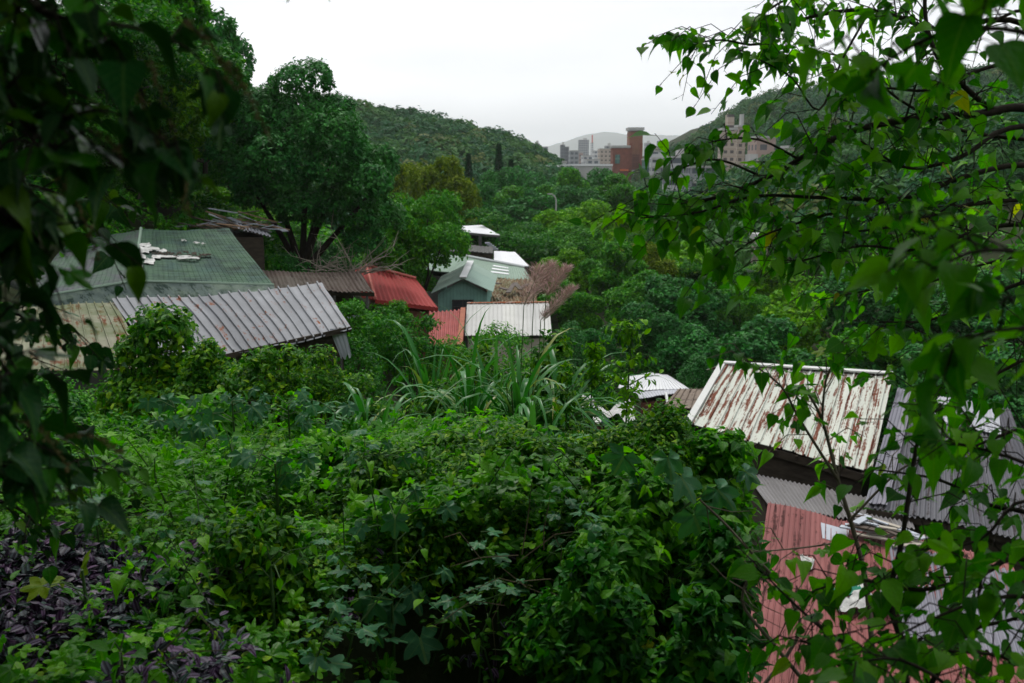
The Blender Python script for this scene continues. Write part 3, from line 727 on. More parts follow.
w1, w2, w3, w4 = at(480, 277, 56.5), at(536, 281, 57), at(537, 305, 49.5), at(492, 303, 49.5)
part('roof', sheet(w1, w2, w3, w4, 14, .05, 'wave', 8, .03, .18, 16, .08), R_['rot'], rt)
part('wall', prism(inset([w1, w2, w3, w4], .06, -.3), 1), R_['wood_dark'], rt)
part('board', [bar(at(494 + i * 7, 285 + (i % 3) * 5, 54 - i % 3 * 1.6) + Vector((0, 0, .12)), at(500 + i * 7, 286 + (i % 2) * 6, 53.6 - i % 2 * 2) + Vector((0, 0, .12)), .25, .05) for i in range(6)], R_['brown'], rt)
rt = thing('outbuilding', base(at(510, 262, 68)), 'flat white roofed outbuilding behind the sage green roof', 'outbuilding')
o1, o2, o3, o4 = at(494, 251, 74), at(515, 252, 74), at(529, 266, 66), at(494, 263, 67)
part('roof', sheet(o1, o2, o3, o4, 10, .02, 'flat', 4, .08, .02, 17, 0), R_['white'], rt)
part('wall', prism(inset([o1, o2, o3, o4], .04, -.12), .5), R_['wall_grey'], rt)
rt = thing('dark_shed', base(at(470, 250, 72)), 'dark walled flat shed between the sage roof and the canopy', 'shed')
d1, d2, d3, d4 = at(455, 244, 76), at(493, 247, 76), at(493, 253, 70), at(450, 251, 70)
part('roof', sheet(d1, d2, d3, d4, 10, .02, 'wave', 4, .05, .05, 18, .02), R_['wall_grey'], rt)
part('wall', prism(inset([d1, d2, d3, d4], .03, -.08), .5), R_['wood_dark'], rt)
rt = thing('canopy', base(at(485, 240, 80)), 'raised white roofed canopy on dark posts, topmost of the valley roofs', 'canopy')
k1, k2, k3, k4 = at(457, 226, 86), at(482, 225, 86), at(500, 235, 78), at(466, 232, 78)
part('roof', sheet(k1, k2, k3, k4, 8, .02, 'flat', 4, .1, .02, 19, 0), R_['white'], rt)
part('fascia', [bar(k4 + Vector((0, 0, -.12)), k3 + Vector((0, 0, -.12)), .08, .16)], R_['wall_grey'], rt)
for p in (k3, k4, k1, k2, k4.lerp(k3, .45)):
    p = p + Vector((-.1, .1, -.15)); part('post', [bar(p, p + Vector((0, 0, -3.2)), .22)], R_['wall_grey'], rt)
part('wall', [bar(k1 + Vector((0, -.6, -1.6)), k2 + Vector((0, -.6, -1.6)), .2, 1.8)], R_['wood_dark'], rt)
part('stair', [bar(at(485 + i * 2, 243 + i * 1.5, 77), at(490 + i * 2, 243 + i * 1.5, 77), .5, .1) for i in range(5)], R_['clear'], rt)

# --- red patch roof and white ribbed roof in front
rt = thing('low_shed', base(at(445, 325, 38)), 'low shed with a faded red corrugated roof left of the white ribbed roof', 'shed')
q = [at(429, 311, 41), at(466, 309, 41), at(463, 346, 34), at(428, 346, 34)]
part('roof', sheet(*q, 9, .04, 'wave', 8, .015, .05, 20, .06), flat_mat('roof_coral', (.36, .095, .085), .6, .3, 1.3), rt)
part('wall', prism(inset(q, .08, -.15), 2), R_['brick'], rt)
part('board', [bar(q[1] + Vector((-.12, 0, .05)), q[2] + Vector((-.12, 0, .05)), .2, .03)], flat_mat('edge_orange', (.36, .13, .08), .8), rt)
rt = thing('workshop', base(at(508, 322, 38)), 'workshop with a dirty white ribbed roof and rusted top edge', 'shed')
q = [at(467, 304, 43), at(549, 303, 43), at(552, 336, 37), at(465, 336, 37)]
part('roof', sheet(*q, 20, .035, 'rib', 8, .015, .04, 21, .03), R_['white_rib'], rt)
part('wall', prism(inset(q, .06, -.15), 1.5), R_['cream'], rt)
part('flashing', [bar(q[0] + Vector((0, 0, .05)), q[1] + Vector((0, 0, .05)), .22, .03)], roof_mat('flashing_rust', (.5, .45, .4), (.4, .33, .28), (.28, .08, .03), .75, .2), rt)

# --- roofs in the middle right
rt = thing('small_house', base(at(655, 388, 40)), 'small house with a clean white hipped metal roof and brown wall', 'house')
q = [at(650, 373, 46), at(668, 375, 46), at(689, 388, 41), at(633, 391, 40)]
q0 = at(622, 378, 45)
part('roof', sheet(q[0], q[1], q[2], q[3], 16, .03, 'rib', 6, .02, .02, 22, .0), R_['white'], rt)
part('roof', sheet(q0, q[0], q[3], at(618, 388, 41), 9, .03, 'rib', 6, .02, .02, 23, .0), R_['white'], rt)
q2 = [at(633, 391.5, 40), at(689, 388.5, 41), at(686, 392, 39.6), at(640, 398, 38.6)]
part('roof', sheet(*q2, 18, .02, 'rib', 3, .02, .02, 24, 0), R_['silver'], rt)
part('wall', prism(inset([q[0], q[1], q2[2], q2[3]], .05, -.25), 0), R_['brick'], rt)
part('drainpipe', tube([at(666, 393, 39.2), at(668, 404, 38.4)], .06, 6), R_['white'], rt)
rt = thing('plank_roof_shed', base(at(680, 400, 36)), 'low shed with a brown plank roof beside the rusty cream roof', 'shed')
q = [at(678, 389, 40), at(705, 388, 40), at(702, 411, 35), at(664, 406, 36)]
part('roof', sheet(*q, 5, .05, 'seam', 5, .04, .05, 25, .05), roof_mat('plank_brown', (.22, .17, .13), (.16, .12, .09), (.08, .06, .05), .5, .2), rt)
part('wall', prism(inset(q, .05, -.15), 0), R_['wood_dark'], rt)
rt = thing('low_roof_hut', base(at(590, 435, 32)), 'low hut with a dull red corrugated roof below the white tarpaulin', 'hut')
q = [at(568, 421, 34), at(640, 424, 33), at(650, 452, 28.5), at(574, 450, 29)]
part('roof', sheet(*q, 18, .035, 'wave', 6, .015, .05, 26, .04), R_['red_old'], rt)
part('wall', prism(inset(q, .05, -.15), 0), R_['wood_dark'], rt)
# tarpaulin thrown over the upper part of that roof
n = 16; tv = []
ta, tb, tc_, td = at(580, 417, 34.8), at(633, 410, 36), at(636, 427, 32), at(590, 426, 32.2)
for i in range(n + 1):
    for j in range(7):
        u, v = i / n, j / 6; p = ta.lerp(tb, u).lerp(td.lerp(tc_, u), v); tv.append((p.x, p.y, p.z + .28 + .14 * math.sin(u * 9 + v * 3) + .07 * math.sin(u * 21 - v * 5)))
tp = mesh('tarpaulin', ch(tv, [(i * 7 + j, i * 7 + 7 + j, i * 7 + 8 + j, i * 7 + 1 + j) for i in range(n) for j in range(6)]), R_['plastic'], None, True)
tag(tp, 'creased white tarpaulin thrown over the dull red hut roof', 'tarpaulin')
for (x_, y_, s_, lab, mt_) in [(586, 393, .7, 'white water tank glimpsed above the white tarpaulin', 'plastic'), (603, 408, .5, 'pale blue bucket beside the white tarpaulin', 'blue')]:
    p = at(x_, y_, 36); zb_ = p.z - 1.1
    prof = [(.0, .94), (.3, .9), (.42, .8), (.45, .7), (.44, .3), (.42, .02), (0, 0)]
    V_ = []; F_ = []
    for i, (r0, z0) in enumerate(prof):
        for j in range(14): t = j * 2 * math.pi / 14; V_.append((p.x + r0 * s_ * math.cos(t), p.y + r0 * s_ * math.sin(t), zb_ + z0 * 1.1))
    F_ = [(i * 14 + j, i * 14 + (j + 1) % 14, (i + 1) * 14 + (j + 1) % 14, (i + 1) * 14 + j) for i in range(len(prof) - 1) for j in range(14)]
    tag(mesh('water_tank' if s_ > .6 else 'bucket', ch(V_, F_), R_[mt_], None, True), lab, 'tank' if s_ > .6 else 'bucket')

# --- rusty cream roofed house (right) and its neighbours
TL, TR, BR, BL = at(723, 364, 31), at(893, 375, 29.5), at(871, 474, 25), at(688, 424, 27.5)
rt = thing('house', base(at(790, 420, 28)), 'house with a cream ribbed roof streaked with brown rust and a white edge strip', 'house')
part('roof', sheet(TL, TR, BR, BL, 16, .05, 'rib', 12, .02, .04, 27, .03, panel=2), R_['rusty'], rt)
dn = Vector((0, 0, .06))
part('ridge_cap', [bar(TL + dn, TR + dn, .3, .05)], R_['ridge'], rt)
part('edge_strip', [bar(TL + dn, BL + dn, .2, .06)], R_['ridge'], rt)
part('ridge_cap', [sheet(TL + Vector((0, .05, .02)), TR + Vector((0, .05, .02)), TR + Vector((.2, 1.6, -.5)), TL + Vector((-.2, 1.6, -.5)), 16, .05, 'rib', 3, .02, .03, 28)], R_['rusty'], rt)
part('fascia', [bar(BL + Vector((.1, .12, -.16)), BR + Vector((-.1, .12, -.16)), .06, .22), bar(BL + Vector((.1, .3, -.5)), BR + Vector((-.1, .3, -.5)), .06, .36)], R_['wood_dark'], rt)
part('rafter', [bar(TL.lerp(TR, u) + Vector((0, 0, -.12)), BL.lerp(BR, u) + Vector((0, 0, -.12)), .07, .12) for u in np.linspace(.04, .96, 9)], R_['wood_dark'], rt)
part('wall', prism(inset([TL, TR, BR, BL], .10, -.5), 0), R_['wood_dark'], rt)
# grey roof to the right, brighter sheets at its top
g = [at(897, 392, 29.5), at(1010, 410, 28), at(1060, 545, 21), at(868, 508, 22.5)]
rt = thing('grey_roof_house', base(at(950, 460, 25)), 'house with a dark grey corrugated roof beside the rusty cream roof', 'house')
part('roof', sheet(*g, 34, .03, 'wave', 10, .015, .05, 29, .04), R_['grey'], rt)
part('wall', prism(inset(g, .06, -.2), 0), R_['wood_dark'], rt)
gn = lambda u, v: g[0].lerp(g[1], u).lerp(g[3].lerp(g[2], u), v) + Vector((0, 0, .07))
part('roof_sheet', sheet(gn(.22, .0), gn(.9, .0), gn(.85, .28), gn(.24, .25), 22, .03, 'rib', 5, .012, .03, 30, .04), R_['silver'], rt)
part('roof_sheet', sheet(gn(.0, -.03), gn(.16, .0), gn(.1, .98), gn(-.02, .98), 5, .03, 'rib', 6, .012, .03, 31, .04), R_['lilac'], rt)['label'] = 'paler strip of sheets along the edge'
part('fascia', [bar(g[3] + Vector((0, .1, -.12)), g[2] + Vector((0, .1, -.12)), .06, .16)], R_['wood_dark'], rt)
# narrow grey roof under the cream eave
rt = thing('lower_shed', base(at(820, 500, 23.5)), 'narrow shed with a dull grey roof tucked under the rusty cream eave', 'shed')
q = [at(745, 472, 26.5), at(905, 505, 24), at(915, 530, 21.5), at(768, 505, 22.5)]
part('roof', sheet(*q, 34, .025, 'wave', 5, .015, .03, 32, .04), roof_mat('roof_dull_grey', (.25, .24, .24), (.2, .19, .19), (.1, .09, .08), .4, .7), rt)
part('wall', prism(inset(q, .05, -.2), 0), R_['wood_dark'], rt)
# big faded red roof at the bottom right
q = [at(768, 503, 22.3), at(1010, 560, 19.5), at(1085, 760, 13.2), at(735, 720, 14)]
rt = thing('red_roof_house', base(at(880, 620, 17)), 'house with a large faded pinkish red corrugated roof patched with pale sheets', 'house')
part('roof', sheet(*q, 44, .035, 'rib', 14, .015, .06, 33, .05), R_['red_old'], rt)
part('wall', prism(inset(q, .06, -.2), -.2), R_['wood_dark'], rt)
gq = lambda u, v: q[0].lerp(q[1], u).lerp(q[3].lerp(q[2], u), v) + Vector((0, 0, .07))
rng = np.random.default_rng(8)
for (u0, v0, u1, v1, mk, pr) in [(.24, .06, .36, .17, 'clear', 'flat'), (.52, .1, 1.0, .62, 'lilac', 'wave'), (.16, .29, .22, .36, 'white_rib', 'rib'), (.34, .34, .42, .42, 'white_rib', 'rib'), (.02, .42, .05, .46, 'silver', 'flat')]:
    part('roof_sheet', sheet(gq(u0, v0), gq(u1, v0 + .01), gq(u1 - .01, v1), gq(u0 + .01, v1 - .01), max(3, int((u1 - u0) * 40)), .03, pr, 6, .012, .04, int(u0 * 100), .03), R_[mk], rt)
# litter on that roof: each a thing
q0 = q
def crumple(name, p, s, mt_, lab, cat, seed):
    rg = np.random.default_rng(seed); n = 12; V_ = []
    for i in range(n + 1):
        for j in range(n + 1):
            x, y = (i / n - .5) * s[0], (j / n - .5) * s[1]
            V_.append((p.x + x + .05 * fbm(j * .7, i * .4, seed, 2), p.y + y, p.z + s[2] * (1.2 * abs(float(fbm(i * .45, j * .45, seed, 3))) + .03)))
    F_ = [(i * (n + 1) + j, (i + 1) * (n + 1) + j, (i + 1) * (n + 1) + j + 1, i * (n + 1) + j + 1) for i in range(n) for j in range(n)]
    tag(mesh(name, ch(V_, F_), mt_, None, True), lab, cat)
crumple('plastic_sheet', gq(.42, .50), (1.3, .6, .35), R_['plastic'], 'crumpled white plastic sheet lying on the faded red roof', 'sheet', 4)
crumple('net', gq(.33, .47), (.7, .4, .3), flat_mat('net_green', (.03, .25, .16), .6), 'bunched green netting beside the crumpled white plastic on the roof', 'netting', 5)
rt = thing('rubble_heap', gq(.45, .18), 'heap of broken planks and cream scraps at the head of the faded red roof', 'rubble')
bb = []
for i in range(26):
    p = gq(rng.uniform(.36, .66), rng.uniform(.03, .12)) + Vector((0, 0, rng.uniform(.02, .3))); an = rng.normal(-.3, .4); L = rng.uniform(.3, .9)
    dv = Vector((math.cos(an), math.sin(an), rng.normal(0, .1))) * L / 2; bb.append(bar(p - dv, p + dv, rng.uniform(.06, .2), .03, m=i % 3))
part('board', bb, [R_['cream'], R_['brown'], R_['clear']], rt)
# ------------------------------------------------------------------ city
def block(name, px0, px1, pyt, Y, depth, mt_, lab, cat='building', extra=None, zb=-1.0, group=None, roofm=None):
    a, b = at(px0, pyt, Y), at(px1, pyt, Y); ww = b.x - a.x; h = a.z - zb; cx = (a.x + b.x) / 2
    rt = tag(empty(name, (cx, Y + depth / 2, zb)), lab, cat, group)
    def p(nm, chs, m): o = mesh(nm, chs, m); o.parent = rt; return o
    c = box((0, 0, h / 2), (ww, depth, h)); v = c['v']; c['uv'] = np.stack([v[:, 0] + v[:, 1], v[:, 2]], 1)
    # walls get their uv per face in metres
    F = []; VV = []; UU = []
    for sx, sy, L_w in ((0, -1, ww), (1, 0, depth), (0, 1, ww), (-1, 0, depth)):
        t = np.array([-sy, sx, 0.]); nn = np.array([sx, sy, 0.]); o_ = nn * np.array([ww / 2, depth / 2, 0])
        i0 = len(VV)
        for s, z in ((-1, 0), (1, 0), (1, h), (-1, h)): VV.append(o_ + t * s * L_w / 2 + np.array([0, 0, z])); UU.append(((s + 1) / 2 * L_w, z))
        F.append((i0, i0 + 1, i0 + 2, i0 + 3))
    p('wall', [ch(VV, F, UU)], mt_)
    p('roof', [box((0, 0, h + .25), (ww + .4, depth + .4, .5))], roofm or CM['conc'])
    if extra: extra(p, ww, depth, h)
    return rt
CM = {}
CM['conc'] = flat_mat('concrete', (.42, .42, .41), .9, .15, .3)
CM['white'] = facade_mat('facade_white', (.62, .63, .64), (.12, .15, .18), 3.4, 3.3, .6, .42)
CM['tan'] = facade_mat('facade_tan', (.50, .42, .35), (.10, .09, .09), 3.0, 3.1, .5, .4, (.36, .29, .24))
CM['tan2'] = facade_mat('facade_tan_near', (.50, .42, .35), (.10, .09, .09), 1.5, 1.7, .55, .42, (.36, .29, .24))
CM['grey'] = facade_mat('facade_grey', (.30, .32, .34), (.08, .10, .12), 3.2, 3.4, .65, .5)
CM['darkg'] = facade_mat('facade_dark', (.12, .14, .16), (.05, .07, .09), 2.6, 3.4, .7, .6)
CM['pink'] = facade_mat('facade_pinkish', (.45, .33, .29), (.12, .12, .13), 3.6, 3.2, .5, .45)
CM['stripe'] = facade_mat('facade_banded', (.55, .56, .57), (.10, .12, .14), 40, 3.2, .98, .5)
CM['redbrick'] = facade_mat('facade_brick', (.19, .07, .05), (.12, .045, .035), 1.2, 2.4, .8, .8)
CM['brick_plain'] = flat_mat('brick_red', (.20, .07, .05), .9, .25, .6)
CM['gold'] = flat_mat('brick_orange', (.22, .10, .065), .9, .25, 1.5, stretch=(2, 2, .2))
CM['green_glass'] = facade_mat('glass_green', (.12, .24, .20), (.05, .13, .12), 2, 2.5, .8, .7)

# red brick tower with lower wing
Yt = 420
def tw(p, w_, d_, h):
    p('upper_band', [box((0, 0, h - 5), (w_ + .3, d_ + .3, 9))], CM['gold'])
    p('cornice', [box((0, 0, h + .9), (w_ + 1.4, d_ + 1.4, 1.2))], CM['conc'])
    p('pilaster', [box((s * w_ * .42, -d_ / 2 - .35, h / 2 - 2), (1.2, .5, h - 6)) for s in (-1, 1)], CM['brick_plain'])
    for s, z in ((-.25, h - 17), (.2, h - 20), (-.1, h - 24)):
        p('window', [box((s * w_, -d_ / 2 - .3, z), (2.0, .4, 2.2))], CM['conc'])
block('brick_tower', 630, 642.5, 131, Yt, 9, CM['redbrick'], 'tall red brick tower with a flat grey cornice on the city edge', 'tower', tw)
def tw2(p, w_, d_, h):
    p('window', [box((-w_ * .22, -d_ / 2 - .2, h - 4.5), (w_ * .28, .4, 3.6))], CM['green_glass'])
    p('ledge', [box((w_ * .2, -d_ / 2 - .5, h - 9), (w_ * .5, 1, .7))], flat_mat('ledge_orange', (.6, .15, .06), .7))
    p('cornice', [box((0, 0, h + .6), (w_ + .8, d_ + .8, .9))], CM['conc'])
block('brick_building', 613, 629.5, 148, Yt - 2, 10, CM['brick_plain'], 'lower red brick wing with green glass beside the tall brick tower', 'building', tw2)
# right hand town
def balc(p, w_, d_, h):
    for z in np.arange(3, h - 1, 3.2): p('balcony', [box((0, -d_ / 2 - .5, z), (w_ * .8, 1.0, .9))], CM['conc'])
def tank(p, w_, d_, h): p('rooftop_room', [box((w_ * .12, 0, h + 1.9), (w_ * .45, d_ * .6, 3.4))], CM['tan'])
def room(p, w_, d_, h): p('rooftop_room', [box((w_ * .15, 0, h + 1.7), (w_ * .35, d_ * .5, 2.8))], CM['conc'])
block('office_block', 644.5, 652, 160, 400, 8, CM['green_glass'], 'narrow green glass block right of the brick tower', 'building')
block('apartment_block', 651, 668, 152, 395, 10, CM['white'], 'white apartment block beside the narrow green glass block', 'building', balc)
block('apartment_block', 668, 692, 158, 300, 10, CM['stripe'], 'grey white block with long window bands behind mulberry leaves', 'building', room)
block('apartment_block', 690, 722, 168, 240, 12, CM['grey'], 'low grey block with balconies below the tan tower', 'building', balc)
block('apartment_tower', 723, 737, 130, 236, 5, CM['tan2'], 'tall tan apartment tower with window rows in front of the hill', 'building', tank)
block('apartment_tower', 738, 746, 127, 246, 4, CM['tan2'], 'cream tower top with a rooftop room behind the tan apartment tower', 'building', room)
block('apartment_block', 742, 764, 168, 226, 10, CM['stripe'], 'banded pale block right of the tan tower foot', 'building', room)
block('apartment_block', 757, 776, 138, 262, 10, CM['pink'], 'pinkish block with a long flat roof on the wooded hill', 'building')
block('apartment_block', 764, 786, 172, 215, 9, CM['pink'], 'small pinkish block at the foot of the wooded hill', 'building')
block('concrete_tower', 789, 806, 148, 205, 6, R_['cream'], 'blank beige concrete tower wall among the branches', 'tower')
block('office_block', 806, 828, 155, 212, 9, CM['darkg'], 'dark glass block with a white base beside the beige wall', 'building')
block('terrace_wall', 806, 832, 166, 208, 1.0, CM['conc'], 'white parapet below the dark glass block', 'wall')
block('pump_house', 762, 790, 241, 92, 4, R_['cream'], 'beige rendered hut showing between treetops in the valley', 'hut', zb=0)
# white flat roofs across the valley mouth
for (x0, x1, yt, Yb, mk, lab) in [(468, 490, 160, 330, 'grey', 'long grey roofed house row left of the conifers'), (502, 511, 157, 320, 'white', 'white house between the two conifers'), (516, 536, 161, 300, 'conc', 'low house with a rust coloured roof line beyond the treeline'), (519, 541, 166, 262, 'white', 'flat white roofed hall left of the blue grey hall'), (538, 560, 167, 255, 'grey', 'blue grey flat hall with an open pale end'), (563, 612, 166, 268, 'conc', 'long low white roofed hall below the brick wing')]:
    block('hall', x0, x1, yt, Yb, 12, CM[mk], lab, 'building', roofm=R_['white'])
block('chimney_stub', 563, 566, 163, 266, 2, R_['white'], 'small white roof hut on the long white hall', 'hut')
# distant skyline
sk = [(533, 540, 144, 900, 'darkg', 'dark topped slab tower at the foot of the wooded hill'), (541, 548, 147, 950, 'grey', 'grey blue tower second from the wooded hill'), (545, 556, 155, 800, 'white', 'pale stepped block between the hill and the twin dark towers'),
      (561, 565, 145, 1000, 'darkg', 'slim dark tower at the left of the twin pair'), (565, 569, 147, 1010, 'darkg', 'slim dark tower at the right of the twin pair'), (570, 579, 151, 760, 'grey', 'grey block in front of the tall square tower'),
      (579, 589, 140, 1500, 'grey', 'tall square grey tower with a stepped top in the skyline'), (574, 583, 153, 800, 'pink', 'pinkish mid rise below the square tower'), (583, 592, 156, 700, 'white', 'white mid rise below the square tower'),
      (591.5, 593.5, 143, 1600, 'white', 'slim pale tower with a red top left of the brick tower'), (594, 602, 151, 900, 'white', 'white block behind the long hall roof'), (600, 613, 149, 760, 'tan', 'cream apartment slab just left of the brick wing'),
      (606, 612, 146, 1100, 'grey', 'grey tower above the cream apartment slab'), (552, 563, 160, 600, 'tan', 'low cream houses beyond the blue grey hall'), (587, 600, 160, 560, 'white', 'low white houses beyond the long hall'),
      (646, 651, 143, 1300, 'grey', 'grey tower just right of the brick tower'), (652, 658, 147, 1200, 'tan', 'beige tower right of the brick tower'), (659, 666, 141, 1400, 'darkg', 'dark blue tower behind the white apartment block'),
      (670, 680, 150, 900, 'white', 'white slab far behind the banded block'), (684, 692, 154, 800, 'grey', 'grey slab far behind the banded block')]
for i, (x0, x1, yt, Yb, mk, lab) in enumerate(sk):
    block('skyline_tower', x0, x1, yt, Yb, 20, CM[mk], lab, 'building', group='distant city skyline', extra=(room if i % 3 == 0 else None))
rt = tag(empty('mast', (at(592.5, 140, 1600).x, 1605, 0)), 'red and white mast on the slim pale tower', 'mast')
o = mesh('pole', tube([(0, 0, 44), (0, 0, 60)], 1.2, 6), flat_mat('mast_red', (.6, .12, .1), .6)); o.parent = rt
# street lamp
p = at(556, 209, 120); rt = tag(empty('street_lamp', (p.x, 120, float(H(p.x, 120)))), 'slender grey street lamp rising from the treetops', 'street lamp')
h = p.z - rt.location[2]
o = mesh('pole', tube([(0, 0, 0), (0, 0, h), (0, 0, h + 1.0), (-.15, 0, h + 1.5), (-.5, 0, h + 1.75)], [.12, .1, .09, .08, .07], 7), CM['conc']); o.parent = rt
o = mesh('lamp_head', [box((-.75, 0, h + 1.78), (.6, .25, .14))], CM['conc']); o.parent = rt
# ------------------------------------------------------------------ valley trees
def trunk_chunks(rng, h, crown_c, r0, lobes, bend=.15):
    top = np.array([crown_c[0], crown_c[1], crown_c[2]])
    mid = top * .55 + rng.normal(0, bend, 3) * h * .1
    fork = np.array([mid[0], mid[1], h * rng.uniform(.25, .38)])
    out = tube([(0, 0, -.6), (fork[0] * .3, fork[1] * .3, fork[2] * .5), fork], [r0 * 1.25, r0, r0 * .8], 8)
    pick = rng.choice(len(lobes), min(7, len(lobes)), replace=False)
    for i in pick:
        c = np.array(lobes[i][0]); a = fork * .6 + c * .4 + rng.normal(0, .25, 3); a[2] = max(a[2], fork[2] + .1)
        out += tube([fork - (0, 0, .1), a, c * .9 + fork * .1, c], [r0 * .55, r0 * .38, r0 * .2, r0 * .08], 6)
    return out

def tree_proto(seed, h=7.0, wdt=6.0, nl=14, ntw=1150, k=9, size=.25, tpl='quad', mats='mid', flat=.75, low=.1, trunk=.16, droop=.25, bark='bark', name='broadleaf_tree', L=.26):
    rng = np.random.default_rng(seed); R = wdt / 2; hc = h * (1 - low); cz = h * low + hc / 2
    lobes = []
    for i in range(nl):
        d = rdir(rng, 1)[0]; d[2] = d[2] * .95 + .08
        f = rng.uniform(.5, .9); lr = R * rng.uniform(.26, .44)
        lobes.append(((d[0] * R * f, d[1] * R * f, cz + d[2] * hc * .5 * f), (lr, lr, lr * flat)))
    lobes.append(((0, 0, cz), (R * .55, R * .55, hc * .33)))
    P, D = lobe_twigs(rng, lobes, ntw, -.55)
    root = empty(name, (0, 0, 0))
    o = mesh('crown', twig_leaves(rng, P, D, k, L, size, tpl, droop), ML[mats]); o.parent = root
    o = mesh('trunk', trunk_chunks(rng, h, (0, 0, cz), trunk, lobes), M[bark], smooth=True); o.parent = root
    root['h'] = h; return root

PT = {}
PT['r1'] = tree_proto(101, mats='mid'); PT['r2'] = tree_proto(102, mats='mid', nl=18, wdt=6.6, flat=.65, ntw=1300)
PT['d1'] = tree_proto(103, mats='dark', nl=16); PT['d2'] = tree_proto(104, mats='dark', wdt=6.8, nl=20, flat=.7, ntw=1400)
PT['b1'] = tree_proto(105, mats='bright', nl=13, size=.28, L=.3); PT['b2'] = tree_proto(106, mats='bright', wdt=6.4, nl=17, size=.25)
PT['o1'] = tree_proto(107, mats='olive', nl=16, size=.22, ntw=1300)
PT['s1'] = tree_proto(108, mats='mid', h=7, wdt=7.4, nl=22, size=.17, ntw=2200, flat=.45, L=.35)     # feathery flat layers
PT['s2'] = tree_proto(118, mats='mid', h=7, wdt=7.0, nl=20, size=.17, ntw=1900, flat=.5, L=.35, low=.36)
PT['f1'] = tree_proto(109, mats='fern', h=7, wdt=7.0, nl=20, size=.15, ntw=2300, flat=.6)
used = set()
def put(key, px, pyt, Y, wr, label, group=None, rz=None, sink=.0, name=None):
    """a tree whose top reaches the sight line, standing on the ground; wr = width / height ratio against the source"""
    p = at(px, pyt, Y); g = float(H(p.x, p.y)); h = max(p.z - g, 1.2); pr = PT[key]; s = h / pr['h'] * 1.02
    loc = (p.x, p.y, g - sink); rz = rz if rz is not None else (px * 1.37 + Y) % 6.28
    sw = min(s, 1.25) * wr; sc3 = (sw, sw, s)
    if key not in used:
        used.add(key); o = pr; o.location = loc; o.rotation_euler = (0, 0, rz); o.scale = sc3
    else: o = dup(pr, loc, rz, sc3)
    if name: o.name = name
    return tag(o, label, 'tree', group)
GS, GV, GB = 'trees on the slope behind the green roofed house', 'trees crowding the valley floor', 'band of trees closing the valley'
for a in [
 ('r2', 122, -70, 46, 1.0, 'tall tree on the slope with its top out of the picture above the green roof', GS),
 ('f1', 95, -40, 40, 1.1, 'fine leaved tree on the slope behind the overhanging dark branch', GS),
 ('d1', 160, -22, 58, .95, 'dark crowned tree whose top meets the sky at the top edge of the photo', GS),
 ('b2', 160, 28, 44, .9, 'light green tree in the middle of the slope above the green roof', GS),
 ('r1', 188, 8, 66, .85, 'tree on the skyline of the slope, left of the round topped one', GS),
 ('d2', 222, 38, 72, .72, 'round topped tree standing out against the sky on the slope', GS),
 ('f1', 200, 84, 52, 1.0, 'fine leaved tree half way down the slope, left of the big dark tree', GS),
 ('r2', 132, 110, 40, 1.0, 'mid green tree directly behind the grey side of the hipped roof', GS),
 ('d1', 232, 118, 58, .8, 'dark tree squeezed between the slope and the big dark tree', GS),
 ('s1', 178, 150, 44, .9, 'feathery tree behind the ridge of the green roof', GS),
 ('r1', 60, 96, 36, 1.1, 'tree behind the overhanging branch, above the grey side of the roof', GS),
 ('d2', 18, 20, 38, 1.2, 'dark tree at the left edge behind the overhanging branch', GS),
 ('d1', 252, 84, 90, .8, 'skyline tree just left of the big dark tree', GS),
 ('b1', 215, 182, 46, 1.1, 'low bright tree just above the collapsed hut', GS),
 ('f1', 100, 176, 38, 1.2, 'low fine leaved tree rising behind the hipped roof', GS),
]: put(*a)
